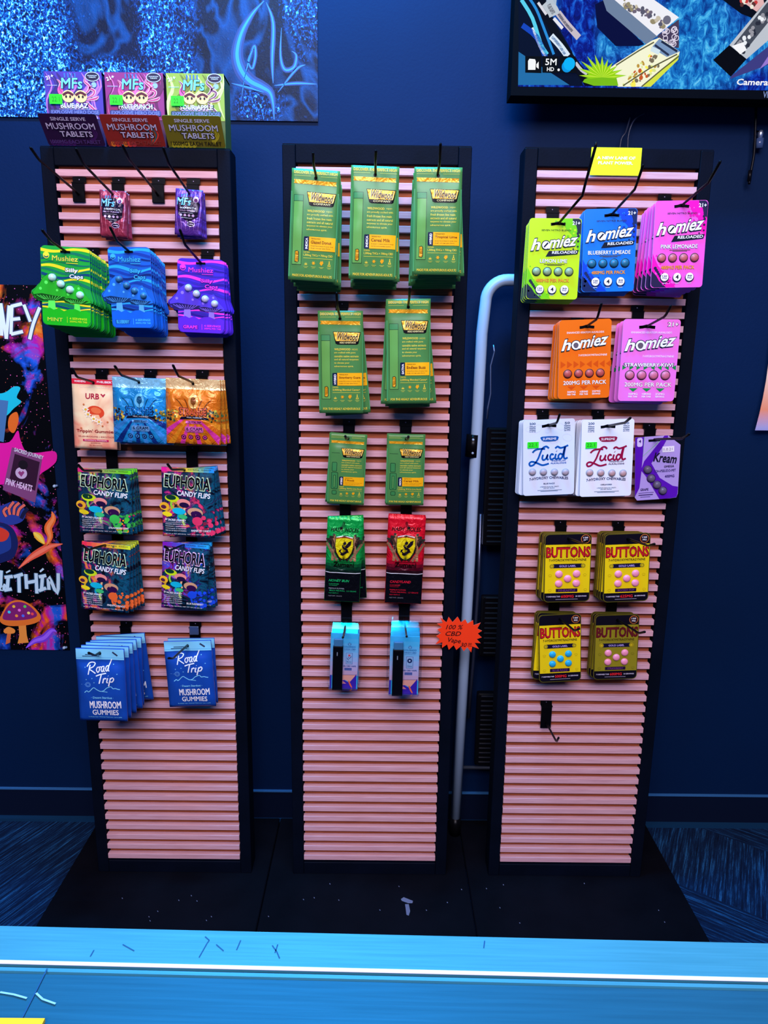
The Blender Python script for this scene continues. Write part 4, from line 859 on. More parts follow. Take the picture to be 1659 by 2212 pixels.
hang('pouch', euph('RAINBOW CANDY', (236, 60, 110), ((240, 30, 160), (230, 230, 60), (40, 160, 250)), 3), (349, 1008), (463, 1009.4), (350, 1157), .062, (.44, .035), 4, .011, (361, 1002), 'psychedelic pouch with rainbow top strip', PO, G4, [-.06, -.09, -.1])
hang('pouch', euph('PINEAPPLE MANGO', (246, 110, 50), ((244, 50, 80), (240, 170, 60), (226, 250, 50)), 5), (178, 1168), (283, 1172), (169.4, 1313), .07, (.48, .035), 5, .012, (177, 1178), 'psychedelic pouch with red and yellow top strip', PO, G4, [-.0, -.02, -.05, -.08])
hang('pouch', euph('BLUE RASPBERRY', (30, 80, 230), ((130, 30, 180), (50, 110, 220), (40, 180, 250)), 4), (352, 1169), (452, 1173), (345, 1311), .062, (.46, .035), 4, .011, (355, 1180), 'psychedelic pouch with purple and blue top strip', PO, G4, [.06, -.06, -.08])
hang('pouch', roadtrip(2), (164, 1399), (268, 1396), (168.5, 1554), .146, (.5, .06), 6, .025, (190, 1410), 'navy pouch of the deep stack at bottom left', PO, 'navy mushroom gummy pouches', [.02, .0, -.04, .01, -.08])
hang('pouch', roadtrip(7), (354, 1385), (456, 1382), (367, 1526), .063, (.5, .07), 2, .028, (363, 1422), 'navy pouch of the shallow stack below the silver tag', PO, 'navy mushroom gummy pouches', [.0])
# ------------------------------------------------------------------ middle stand
G1, G2 = 'tall green vape pouches', 'short green vape pouches'
hang('pouch', wild('INDICA', 'Glazed Donut', seed=1), (631, 363), (735, 366), (617, 603), .11, (.5, .072), 6, .018, (676, 330), 'tall green pouch, left in the top row', PO, G1, [.01, -.03, .0, -.02, -.01])
hang('pouch', wild('INDICA', 'Cereal Milk', seed=4), (759, 357), (863, 362), (754, 602), .115, (.5, .072), 6, .018, (812, 325), 'tall green pouch, centre of the top row', PO, G1, [-.04, -.02, .0, .01, -.01])
hang('pouch', wild('HYBRID', 'Tropical Lime', seed=8), (895, 361), (999, 361), (889, 593), .12, (.5, .072), 7, .0165, (952, 309), 'tall green pouch, right in the top row', PO, G1, [-.07, .02, -.05, -.01, .02, -.02])
F2 = 'FOR THE HIGHLY ADVENTUROUS'
hang('pouch', wild('HYBRID', 'Strawberry Guava', foot=F2, seed=11, sub='HIGHS', tag2='2,000mg Blended Canna+'), (686.5, 671), (784, 675), (695, 892), .07, (.49, .072), 3, .02, (727, 632), 'tall green pouch, left in the second row', PO, G1, [-.09, -.06])
hang('pouch', wild('SATIVA', 'Endless Buzz', foot=F2, seed=15, sub='HIGHS', tag2='2,000mg Blended Canna+'), (834, 646), (930, 649), (841, 872), .10, (.5, .072), 5, .02, (885, 622), 'tall green pouch, right in the second row', PO, G1, [.05, -.1, .0, -.04])
hang('pouch', wild('HYBRID', "7 Wonds", True, F2, 20, tag2='1,000mg THCa Live Resin'), (712, 934.5), (793, 938), (705.6, 1087), .04, (.5, .06), 2, .018, None, 'short green pouch, left in its row', PO, G2, [.06])
hang('pouch', wild('INDICA', 'Cereal Milk', True, F2, 24, tag2='1,000mg THCa Live Resin'), (836, 936.6), (919, 938), (833, 1090), .04, (.5, .06), 2, .018, None, 'short green pouch, right in its row', PO, G2, [.02])
hang('pouch', zumani((10, 170, 70), ((10, 130, 56), (8, 90, 44), (8, 60, 36), (10, 36, 28)), 'HONEY BUN', (30, 200, 110)), (708, 1114.6), (786, 1117), (697, 1296), .05, (.46, .07), 2, .03, None, 'green and black foil pouch with yellow shield', PO, 'foil pouches with a yellow shield', [-.07])
hang('pouch', zumani((226, 14, 40), ((180, 10, 40), (120, 10, 34), (80, 8, 28), (40, 10, 20)), 'CANDYLAND', (236, 30, 60)), (839, 1112.6), (920, 1118), (834, 1301), .05, (.5, .08), 2, .03, None, 'red and black foil pouch with yellow shield', PO, 'foil pouches with a yellow shield', [.02])
def clams(build, TL, TR, BL, d, n, desc, tip):
    w_, h_, ro, a = quad(TL, TR, BL, d); ov = .07
    X = a+Vector((math.cos(ro), 0, -math.sin(ro)))*.5*w_+Vector((-math.sin(ro), 0, -math.cos(ro)))*ov*h_
    e = build(w_, h_, .5, ov); e.location = (X.x, -d, X.z); e.rotation_euler = (0, ro, 0)
    props(e, 'front '+desc, 'vape pack', 'clear vape clamshells')
    for i in range(1, n):
        c = e.copy(); COL.objects.link(c); c.location = (X.x+.001*i, -d+.023*i, X.z); c.rotation_euler = (0, ro*.6, 0)
        for ch in list(e.children):
            k = ch.copy(); COL.objects.link(k); k.parent = c
            for g in list(ch.children):
                g2 = g.copy(); COL.objects.link(g2); g2.parent = k
        props(c, ORD[i]+' '+desc, 'vape pack', 'clear vape clamshells')
    hook((X.x, X.z+.001), tip, None, desc, d=d)
clams(clam('berry', 0), (709, 1342), (783, 1343), (703, 1486), .062, 2, 'clear clamshell with blue card, left of the two stacks', None)
clams(clam('disc', 0), (837, 1347), (915, 1351), (836, 1499), .085, 3, 'clear clamshell with blue card, right of the two stacks', None)
# ------------------------------------------------------------------ right stand
GH = 'four-tablet chew cards on the right stand'
hang('blister_card', homie((190, 232, 30), (120, 214, 20), (30, 44, 60), 'LEMON LIME', WHT, (140, 170, 130)), (1144, 471), (1257, 475), (1138, 646), .052, (.55, .065), 4, .011, (1304, 307), 'lime green blister card', BC, GH, [.02, .02, .025])
hang('blister_card', homie((20, 120, 226), (10, 70, 200), (20, 40, 90), 'BLUEBERRY LIMEADE', WHT, (40, 110, 140), flen=.8), (1262, 452), (1377, 456), (1261, 631), .054, (.52, .075), 4, .011, (1390, 355), 'bright blue blister card', BC, GH, [.01, .015, .01])
hang('blister_card', homie((240, 96, 214), (240, 20, 180), (40, 34, 70), 'PINK LEMONADE', WHT, (196, 104, 110), flen=.7), (1416, 434), (1530, 436), (1408, 622), .085, (.5, .06), 6, .014, (1557, 347), 'pink blister card', BC, GH, [.02, .05, .06, .08, .05])
hang('blister_card', homie((238, 112, 14), (238, 112, 14), (60, 30, 20), '', WHT, (186, 84, 80), reload=False), (1208, 692), (1321, 694), (1210, 862), .068, (.53, .09), 5, .012, (1300, 655), 'orange blister card', BC, GH, [.02, .03, .04, .04])
hang('blister_card', homie((238, 120, 222), (238, 120, 222), (60, 30, 60), 'STRAWBERRY KIWI', WHT, (206, 112, 140), reload=False, flen=.86, strip=(20, 150, 70)), (1347, 689), (1471, 690), (1334, 866), .06, (.42, .09), 3, .02, (1450, 660), 'light pink blister card', BC, GH, [.0, .03])
GL = 'white chewable cards'
hang('blister_card', lucid((10, 84, 170), 'BLUE RAZZ', (214, 228, 246)), (1130, 908), (1242, 908), (1134, 1071), .06, (.5, .08), 5, .011, (1210, 894), 'white blister card with blue script', BC, GL, [.03, .03, .02, .03])
hang('blister_card', lucid((150, 10, 60), 'UNFLAVORED', (230, 238, 250)), (1257, 907), (1370, 911), (1258, 1073), .069, (.5, .09), 6, .0105, (1363, 902), 'white blister card with crimson script', BC, GL, [.02, .01, .02, .02, .03])
hang('blister_card', kream, (1372, 945), (1470, 944), (1376, 1081), .03, (.42, .055), 1, .01, (1490, 937), 'single violet blister card with cut corner', BC, None)
GB = 'yellow and black blister cards'
PK, BL_ = (244, 150, 176), (40, 170, 214)
hang('blister_card', buttons(PK, 'PINEAPPLE', '600MG'), (1177, 1154), (1278, 1157), (1179, 1301), .066, (.5, .07), 6, .0105, (1270, 1168), 'yellow blister card, upper left of the four stacks', BC, GB, [.01, .015, .02, .02, .02])
hang('blister_card', buttons(PK, 'ROCKET POP', '625MG'), (1306, 1154), (1405, 1156), (1308, 1301), .06, (.5, .08), 6, .0098, (1415, 1175), 'yellow blister card, upper right of the four stacks', BC, GB, [.01, .015, .02, .02, .02])
hang('blister_card', buttons(BL_, 'BLUE RAZZ', '500MG'), (1163, 1329), (1255, 1330), (1171, 1474), .057, (.5, .07), 4, .013, (1252, 1358), 'yellow blister card with blue tablets', BC, GB, [.06, .05, .04])
hang('blister_card', buttons(PK, 'STRAWBERRY', '600MG', (142, 134, 30), (96, 26, 36)), (1286, 1329), (1381, 1332), (1287, 1468), .046, (.5, .08), 4, .0105, (1394, 1365), 'dull olive blister card with pink tablets', BC, GB, [.015, .02, .02])
p = at(1180, 1562, -.008); hook((p.x, p.z), None, None, None, L_=-.12, lab='empty short black peg hook below the olive blister cards')
# silver tag on the lower right hook of the left stand
p = at(419, 1361, -.012); m = MB(); m.box(p.x-.0095, p.x+.0095, -.0125, -.0105, p.z-.011, p.z+.008, mat((140, 180, 220), 'metal'), .0008)
props(m.obj('metal_tag'), 'small silver square tag above the shallow navy stack', 'tag')
# ------------------------------------------------------------------ display boxes on the left stand
for i, (TL, TR, BB, f, c0, c1, fc, fl) in enumerate((((94, 154), (221, 153.5), 312, ((79, 248), (203, 247.5)), (76, 54, 150), (190, 110, 220), (44, 16, 56), 'BLUE RAZ'),
        ((225, 156), (354, 157), 313, ((213, 247), (338, 247.5)), (150, 44, 110), (220, 110, 170), (150, 40, 30), 'FRUIT PUNCH'),
        ((358, 158), (485.5, 159), 315, ((347, 249), (473, 250.6)), (150, 170, 60), (210, 220, 130), (120, 110, 20), 'SOUR APPLE'))):
    a, b = at(*TL, .0), at(*TR, .0); wd = (b.x-a.x)-.002; h_ = a.z-(ZTL+.0006)
    e = mfbox(c0, c1, fc, fl, i+1)(wd, h_, 0, 1); e.location = (a.x, 0.0, ZTL+.0006); e.name = 'display_box'
    props(e, ('purple', 'magenta', 'lime')[i]+' mushroom tablet box with folded flap on top of left stand', 'display box', 'mushroom tablet boxes')
    fh = .060; A = Art(wd, fh, 0, 1, .001); A.card(fc, .04); cc = tuple(min(255, int(x*1.6)) for x in fc)
    for q in range(5): A.line([(.75, .98-.02*q), (.92-.03*q, .6), (.8-.05*q, .2)], .02, (cc, (20, 110, 110), (180, 90, 30))[q % 3] if i == 1 else cc, 1+.1*q, 4, taper=True)
    for q in range(6): A.circ(.1+.07*q, .92, .05, ((250, 130, 40), cc, (200, 60, 60))[q % 3] if i == 1 else cc, 1.2+.05*q, 10)
    lw = (206, 190, 214) if i != 2 else (206, 206, 220)
    A.text('SINGLE SERVE', .2, .09, .8, .2, lw, 4, .04); A.text('MUSHROOM', .09, .27, .92, .46, lw, 5, .06, out=(20, 10, 30), outb=.04); A.text('TABLETS', .28, .52, .84, .7, lw, 5, .06, out=(20, 10, 30), outb=.04)
    A.text('1000MG EACH TABLET', .06, .8, .94, .92, (90, 60, 120) if i == 0 else (150, 60, 50) if i == 1 else (24, 20, 10), 4, .05)
    o = A.obj('front_flap', e); ang = math.radians(45); o.rotation_euler = (ang, 0, 0); o.location = (0, -.0008, .0006)
    o['label'] = 'dark front flap folded down'
    T = Art(wd, h_, 0, 1, 0); stk = MB(); pz = h_*.37+h_*.63*.3; 
    S_ = Art(.0235, .0165, 0, 1, .0004); S_.rect(0, 0, 1, 1, (40, 240, 30), 0); S_.text('22.1', .2, .25, .8, .75, (20, 120, 20), 1); so = S_.obj('price_sticker', e); so.location = (wd*.08, -.004, pz); so['label'] = 'bright green price sticker'
# ------------------------------------------------------------------ yellow sign, starburst sign
p = at(1278, 318, -.004); q = at(1382, 380, -.004); A = Art(q.x-p.x, p.z-q.z, .0, 0, .001); A.card((226, 240, 10), .01)
A.text('A NEW LANE OF', .12, .32, .88, .43, WHT, 2, .05); A.text('PLANT POWER.', .15, .5, .84, .61, WHT, 2, .05)
o = A.obj('sign_card'); o.location = (p.x, -.004, p.z); props(o, 'yellow sign card on the top rail of the right stand', 'sign')
c = at(992, 1370, -.012); m = A = Art(.095, .075, .5, .5, .0012)
pts = [(-.93, -.95), (-.62, -.66), (-.55, -1), (-.35, -.7), (-.15, -1.05), (.02, -.72), (.2, -.92), (.32, -.68), (.55, -.9), (.6, -.6), (.9, -.78), (.78, -.42), (1.0, -.3), (.82, -.12), (1.02, .1), (.8, .22), (1, .45), (.72, .45), (.95, .8), (.64, .68), (.62, 1.05), (.42, .75), (.28, 1.0), (.12, .72), (-.06, .96), (-.2, .68), (-.4, .98), (-.5, .66), (-.72, .9), (-.72, .55), (-1.02, .7), (-.85, .38), (-1.02, .2), (-.82, 0), (-1, -.2), (-.8, -.35), (-1.04, -.55), (-.78, -.6)]
A.card((250, 62, 20), 0, (236, 150, 140), [(.5+x*.5, .5+y*.5) for x, y in pts][::-1])
k = (60, 10, 10)
for s, (a, b_, c_, d_) in {'100 %': (.2, .22, .56, .36), 'CBD': (.19, .42, .54, .56), 'Vape': (.24, .62, .55, .8), '30': (.56, .74, .69, .87)}.items(): A.text(s, a, b_, c_, d_, k, 2, .012, .25, rise=.06 if s != 'Vape' else -.05)
A.text('00', .72, .735, .8, .8, k, 2, .012, .2); A.rect(.71, .82, .81, .832, k, 2)
o = A.obj('starburst_sign'); o.location = c; o.rotation_euler = (0, .06, 0); props(o, 'orange starburst price sign stuck to the middle stand edge', 'sign')
# ------------------------------------------------------------------ folded step ladder behind the right stand
t = empty('step_ladder', (.57, .12, 0)); props(t, 'folded white tube step ladder leaning behind the right stand', 'step ladder')
tub = mat((168, 194, 224), 'shine'); blk = mat((10, 10, 14), 'shine')
b0 = at(984, 1770, .150); b1 = at(1042, 690, .165); xr = .86-.0
ox, oy = t.location.x, t.location.y
bx, tx, zt = b0.x-ox, b1.x-ox, at(1100, 605, .168).z
W2 = .30
def leg(sx):
    f = lambda x: x if sx < 0 else -x+.02
    return f
pts = [(bx, .152-oy, b0.z), (bx+(tx-bx)*.5, .157-oy, .62), (tx, .163-oy, b1.z-.03), (tx+.004, .165-oy, b1.z+.01)]
rr_ = .045; cz = zt-rr_
arc = [(tx+.006+rr_-rr_*math.cos(a), .167-oy, cz+rr_*math.sin(a)) for a in [math.radians(x) for x in range(0, 91, 10)]]
xe = .17
arc2 = [(xe-rr_+rr_*math.sin(a), .167-oy, cz+rr_*math.cos(a)) for a in [math.radians(x) for x in range(0, 91, 10)]]
path = pts[:3]+arc+arc2+[(xe+.012, .157-oy, .62), (xe+.02, .152-oy, b0.z)]
m = MB(); m.tube(path, .0126, tub, 14); m.obj('tube_frame', t, True)
for x in (bx-.001, xe+.02):
    m = MB(); m.tube([(x, .15-oy, .0135), (x, .15-oy, b0.z+.006)], .0138, blk, 14); m.obj('rubber_foot', t, True)
jz = at(1034, 960, .16).z
for x in (tx-.012, xe+.01):
    m = MB(); m.tube([(x, .16-oy, jz-.028), (x+.002, .161-oy, jz+.022)], .0155, blk, 14)
    for dz_ in (-.018, .012): m.dome((x, .16-oy-.014, jz+dz_), .003, .003, tub, 8)
    m.obj('joint_collar', t, True)
for za, zb in ((925, 1180), (1290, 1420), (1500, 1655)):
    z1, z0 = at(1050, za, .15).z, at(1050, zb, .15).z; m = MB()
    l = tx+.008 if za < 1000 else bx+.03
    m.box(l+.012, xe-.012, .152-oy, .17-oy, z0, z1, blk, .003)
    nr = int((z1-z0)/.0125)
    for i in range(nr): m.box(l+.02, xe-.02, .149-oy, .1525-oy, z0+.008+i*.0125, z0+.0125+i*.0125, mat((20, 22, 32), 'shine'), .001)
    m.obj('tread', t)
m = MB(); z = at(1040, 1661, .16).z; m.tube([(bx+.01, .166-oy, z), (xe+.01, .166-oy, z)], .0045, mat((130, 140, 160), 'metal'), 8); m.obj('cross_bar', t, True)
m = MB(); z = at(1040, 1706, .16).z
for (pa, pb) in (((1066, 745), (1066, 880)),):
    P = [(1066, 745), (1068, 760), (1060, 790), (1060, 850), (1054, 880), (1052, 905)]
    m.tube([at(x, y, .155)-Vector((ox, oy, 0)) for x, y in P], .0022, mat((120, 140, 180), 'metal'), 6)
m.obj('latch_rod', t, True)
m = MB(); m.tube([at(x, y, .178)-Vector((ox, oy, 0)) for x, y in ((1038, 1110), (1034, 1250), (1022, 1430), (1012, 1550))], .004, mat((110, 120, 150), 'metal'), 8); m.tube([at(x, y, .178)-Vector((ox, oy, 0)) for x, y in ((1016, 1060), (1012, 1200))], .003, mat((100, 110, 140), 'metal'), 6); m.obj('rear_strut', t, True)
# ------------------------------------------------------------------ posters on the wall
def smoke_mat():
    m, nt, b, tc = nodemat('wet_smoke_print', .5); b.inputs['Specular IOR Level'].default_value = .15; v = mapping(nt, tc)
    sp = nt.nodes.new('ShaderNodeSeparateXYZ'); nt.links.new(tc.outputs['Object'], sp.inputs[0])
    vo = nt.nodes.new('ShaderNodeTexNoise'); vo.inputs['Scale'].default_value = 210; vo.inputs['Detail'].default_value = 3; vo.inputs['Distortion'].default_value = .8
    nt.links.new(mapping(nt, tc, (1, 1, .8)), vo.inputs['Vector'])
    vof = vo.outputs['Fac']
    DROPS = [(.36, (2, 14, 40)), (.5, (4, 60, 128)), (.56, (16, 118, 210)), (.63, (130, 214, 250)), (.7, (240, 250, 255))]

    # left and middle: wet patch; a dark smoky hollow; dark right part
    big = tex(nt, v, 4.2, 3, .6)
    def blob(cx, cz, rx, rz):
        dx = math_(nt, 'MULTIPLY', math_(nt, 'ADD', sp.outputs['X'], -cx), 1/rx); dz = math_(nt, 'MULTIPLY', math_(nt, 'ADD', sp.outputs['Z'], -cz), 1/rz)
        r = math_(nt, 'SQRT', math_(nt, 'ADD', math_(nt, 'MULTIPLY', dx, dx), math_(nt, 'MULTIPLY', dz, dz)))
        return math_(nt, 'MULTIPLY', math_(nt, 'SUBTRACT', 1.15, r), 2.2, True)
    A1 = blob(-.62, .15, .13, .24)
    for cx_, cz_, rx_, rz_, st_ in ((-.31, .18, .065, .22, 1), (-.42, .06, .12, .06, 1), (-.03, .24, .05, .12, .8), (-.12, .03, .06, .04, .7), (-.66, .02, .1, .06, .6), (-.45, .5, .3, .2, .5)):
        A1 = math_(nt, 'MAXIMUM', A1, math_(nt, 'MULTIPLY', blob(cx_, cz_, rx_, rz_), st_))
    mask = math_(nt, 'MULTIPLY', A1, math_(nt, 'ADD', .55, math_(nt, 'MULTIPLY', math_(nt, 'SUBTRACT', big, .35), 2.2, True)), True)
    sm = tex(nt, mapping(nt, tc, (1, 1, .55), (0, .5, 0)), 9, 2, 1.5)
    rid = math_(nt, 'SUBTRACT', 1, math_(nt, 'MULTIPLY', math_(nt, 'ABSOLUTE', math_(nt, 'SUBTRACT', sm, .5)), 16), True)
    base = mix(nt, math_(nt, 'MULTIPLY', rid, .3), ramp(nt, big, [(.35, (2, 8, 24)), (.7, (3, 20, 50))]), (16, 110, 190))
    drop = ramp(nt, math_(nt, 'SUBTRACT', vof, math_(nt, 'MULTIPLY', math_(nt, 'SUBTRACT', 1, mask), .2)), DROPS)
    nt.links.new(mix(nt, math_(nt, 'ADD', .15, mask, True), base, drop), b.inputs['Base Color']); bump(nt, b, vo.outputs['Fac'], .3, .002); return m
c = at(687, 263, .2175); A = Art(1.0, .6, 1, 1, .002, None, 'print')
A.card(mat((8, 30, 70)), 0, (20, 40, 80)); A.rect(0, 0, 1, 1, smoke_mat(), .5)
def uvp(px, py): 
    p_ = at(px, py, .216); return (1+(p_.x-c.x)/1.0, 1-(p_.z-c.z)/.6)
for P, wd in (([(570, 2), (545, 30), (522, 70), (512, 115), (520, 150), (540, 175), (565, 188), (583, 200), (590, 225), (592, 258)], .022), ([(575, 5), (590, 50), (588, 130), (590, 180)], .008), ([(548, 100), (536, 130), (545, 148), (552, 120), (548, 100), (530, 160), (520, 225)], .006), ([(608, 60), (606, 120), (615, 150), (635, 145), (640, 120), (630, 110)], .008), ([(592, 185), (640, 180), (685, 182)], .006), ([(570, 200), (540, 190), (500, 180)], .006), ([(600, 200), (640, 150), (660, 140)], .005)):
    Q = [uvp(*x) for x in P]
    for i, (kk, cc) in enumerate(((1.3, (8, 46, 98)), (.8, (12, 74, 146)), (.35, (34, 132, 204)))): A.line(Q, wd*kk, cc, 1.2+.3*i, 5, taper=True)
o = A.obj('wall_poster'); o.location = c; props(o, 'blue poster of smoke and water drops at top left', 'poster')
def space_mat():
    m, nt, b, tc = nodemat('nebula_print', .5); b.inputs['Specular IOR Level'].default_value = .08; v = mapping(nt, tc)
    n = tex(nt, v, 7, 5, 1.2, .6); n2 = tex(nt, mapping(nt, tc, (1, 1, 1), (0, 0, 0), (3, 1, 7)), 8, 5, 1.5, .6)
    hue = ramp(nt, n2, [(.3, (20, 30, 160)), (.42, (30, 100, 220)), (.5, (190, 20, 160)), (.58, (236, 80, 30)), (.68, (250, 160, 50))])
    sp = nt.nodes.new('ShaderNodeSeparateXYZ'); nt.links.new(tc.outputs['Object'], sp.inputs[0])
    lo = math_(nt, 'MULTIPLY', math_(nt, 'SUBTRACT', -.1, sp.outputs['Z']), 6, True)
    th = math_(nt, 'SUBTRACT', .53, math_(nt, 'MULTIPLY', lo, .035))
    f = math_(nt, 'MULTIPLY', math_(nt, 'SUBTRACT', n, th), 10, True)
    base = mix(nt, f, (2, 3, 8), hue)
    vo = nt.nodes.new('ShaderNodeTexVoronoi'); vo.inputs['Scale'].default_value = 150; nt.links.new(v, vo.inputs['Vector'])
    st = math_(nt, 'LESS_THAN', vo.outputs['Distance'], .17)
    keep = math_(nt, 'GREATER_THAN', N(nt, 'SeparateColor').outputs[0], 0)
    sc = nt.nodes.new('ShaderNodeSeparateColor'); nt.links.new(vo.outputs['Color'], sc.inputs[0])
    st = math_(nt, 'MULTIPLY', st, math_(nt, 'GREATER_THAN', sc.outputs[0], .55))
    stc = ramp(nt, sc.outputs[1], [(0, (120, 190, 250)), (.4, (230, 240, 255)), (.7, (250, 110, 70)), (1, (200, 80, 220))])
    nt.links.new(mix(nt, st, base, stc), b.inputs['Base Color']); return m
tr = at(86, 616, .2175); br_ = at(149, 1404, .2175); H_ = tr.z-br_.z; W_ = .62; RX = (tr.x+br_.x)/2
A = Art(W_, H_, 1, 0, .002); A.card(mat((4, 5, 12)), 0, (10, 10, 20)); A.rect(0, 0, 1, 1, space_mat(), .5)
def up_(px, py):
    p_ = at(px, py, .216); return (1+(p_.x-RX)/W_, (tr.z-p_.z)/H_)
def U(P): return [up_(*x) for x in P]
SN = [0]
def stroke(P, wd, c, l=3, sm=3):
    SN[0] = (SN[0]+1) % 18; A.line(U(P), wd, c, l+.05*SN[0], sm)
gr = (236, 240, 250)
for P in (((2, 655), (4, 725)), ((2, 655), (14, 732)), ((14, 732), (20, 660)), ((26, 660), (24, 722)), ((24, 662), (48, 656)), ((26, 690), (44, 688)), ((24, 722), (50, 716)), ((52, 658), (66, 695)), ((86, 664), (72, 700), (64, 733))):
    stroke(P, .019, (60, 60, 90), 3, 3); stroke(P, .0115, gr, 4, 3)
A.text('JOUR', .1, .045, .62, .15, gr, 4, .05, .1)
for P in (((3, 1232), (2, 1275), (12, 1262)), ((18, 1246), (16, 1274)), ((10, 1247), (28, 1245)), ((9, 1275), (26, 1272)), ((30, 1246), (50, 1240)), ((41, 1244), (42, 1280)), ((56, 1240), (58, 1272)), ((60, 1258), (78, 1255)), ((78, 1238), (80, 1282)), ((92, 1244), (90, 1274)), ((84, 1246), (100, 1243)), ((84, 1276), (100, 1270)), ((106, 1274), (106, 1246), (124, 1282), (126, 1238))):
    stroke(P, .02, (20, 60, 90), 3, 3); stroke(P, .013, (196, 232, 246), 4, 3)
stroke([(17, 1233), (19, 1236)], .02, (196, 232, 246), 4, 0); stroke([(89, 1230), (92, 1233)], .02, (196, 232, 246), 4, 0)
A.text('W', .62, .79, .7, .86, (196, 232, 246), 4, .04)
def P_(pts, c, l): A.poly(U(pts), c, l)
def blobp(pts, c, l): A.poly(smoothpts(U(pts), 4, True), c, l)
blobp([(-30, 850), (0, 850), (14, 846), (30, 835), (44, 838), (36, 858), (46, 868), (30, 882), (10, 900), (-30, 905)], (20, 200, 220), 1.5)
blobp([(20, 900), (36, 890), (40, 910), (30, 935), (18, 925)], (236, 110, 30), 1.4)
blobp([(-20, 965), (20, 955), (38, 930), (44, 950), (56, 975), (80, 978), (118, 975), (122, 995), (108, 1010), (90, 1022), (70, 1040), (20, 1045), (-20, 1040)], (236, 20, 160), 1.6)
P_([(-12, 862), (18, 866), (8, 955), (-16, 950)], (70, 120, 170), 2.2)
P_([(26, 966), (92, 986), (76, 1086), (6, 1058)], (130, 70, 120), 2.4); P_([(32, 980), (86, 998), (76, 1060), (20, 1038)], (50, 14, 44), 2.7)
A.circ(*up_(46, 1022), .022, (206, 180, 210), 3, 18); A.circ(*up_(50, 1004), .018, (20, 8, 20), 3.4, 12); A.poly(U([(46, 1030), (39, 1021), (43, 1017), (46, 1020), (50, 1017), (53, 1021)]), (150, 60, 120), 3.6)
a, b_ = up_(30, 975); A.text('SACRED JOURNEY', a, b_, a+.11, b_+.014, (220, 220, 230), 3.5, .03, rot=.28); a, b_ = up_(12, 1040); A.text('PINK HEARTS', a, b_, a+.1, b_+.018, (240, 210, 240), 3.6, .03, rot=.28)
blobp([(-40, 1130), (0, 1128), (26, 1140), (38, 1165), (36, 1190), (20, 1210), (-40, 1216)], (16, 30, 90), 2); blobp([(-30, 1138), (0, 1136), (18, 1148), (24, 1170), (18, 1190), (-30, 1200)], (30, 60, 140), 2.4); blobp([(-6, 1140), (8, 1142), (20, 1152), (14, 1166), (0, 1170), (-6, 1160)], (220, 60, 40), 2.8)
blobp([(-10, 1100), (14, 1088), (34, 1082), (48, 1092), (56, 1108), (48, 1126), (24, 1134), (4, 1128), (-10, 1122)], (40, 60, 150), 3)
for i, P in enumerate(([(22, 1112), (20, 1098), (30, 1084)], [(30, 1112), (32, 1096), (42, 1086)], [(38, 1114), (42, 1100), (54, 1090)], [(46, 1120), (52, 1108), (60, 1098)], [(14, 1116), (8, 1104), (16, 1096)])):
    stroke(P, .014, (16, 20, 60), 3.3+.1*i); stroke(P, .010, (230, 110, 90), 3.6+.1*i)
blobp([(0, 1342), (6, 1322), (20, 1302), (38, 1296), (56, 1300), (74, 1312), (88, 1330), (84, 1342), (60, 1350), (20, 1352)], (236, 120, 40), 3); blobp([(6, 1336), (12, 1318), (24, 1304), (40, 1300), (56, 1304), (72, 1316), (80, 1330), (60, 1338), (24, 1340)], (130, 30, 110), 3.3)
for i, (x, y, c_) in enumerate(((20, 1322, (60, 220, 250)), (30, 1310, (250, 210, 60)), (42, 1318, (250, 120, 220)), (54, 1310, (90, 230, 90)), (62, 1324, (250, 230, 120)), (36, 1330, (255, 160, 60)), (50, 1330, (80, 120, 250)), (70, 1326, (250, 80, 80)))): A.circ(*up_(x, y), .006, c_, 3.7, 10)
P_([(40, 1350), (56, 1348), (58, 1372), (62, 1388), (38, 1390), (42, 1372)], (240, 150, 60), 2.8); blobp([(8, 1362), (18, 1354), (32, 1360), (30, 1368), (12, 1368)], (246, 150, 60), 3); P_([(16, 1366), (24, 1366), (22, 1388), (12, 1392)], (220, 110, 60), 2.9)
for P, c_ in (([(56, 1400), (74, 1385), (95, 1378), (112, 1362), (122, 1365)], (120, 60, 220)), ([(100, 1180), (108, 1160), (104, 1140), (115, 1120), (112, 1105)], (240, 110, 40)), ([(40, 1228), (66, 1205), (90, 1190), (110, 1180), (135, 1175)], (236, 90, 60)), ([(72, 1150), (84, 1160), (96, 1175)], (250, 190, 50))): A.line(U(P), .03, c_, 1.3, 5, taper=True); A.line(U(P), .014, tuple(min(255, x+40) for x in c_), 1.6, 5, taper=True)
o = A.obj('wall_poster'); o.location = (RX, .2175, tr.z); props(o, 'colourful space poster with mushroom and lettering at left edge', 'poster')
for px, py, lb in ((118, 1050, 'clear pin on the right edge of the space poster'), (139, 1399, 'clear pin at the bottom corner of the space poster')):
    p = at(px, py, .214); m = MB(); m.dome((0, 0, 0), .004, .005, mat((170, 200, 226), 'gloss'), 10); m.dome((.005, .0, .001), .003, .004, mat((120, 150, 190), 'gloss'), 8); o = m.obj('push_pin', None, True); o.location = p; props(o, lb, 'pin', 'poster pins')
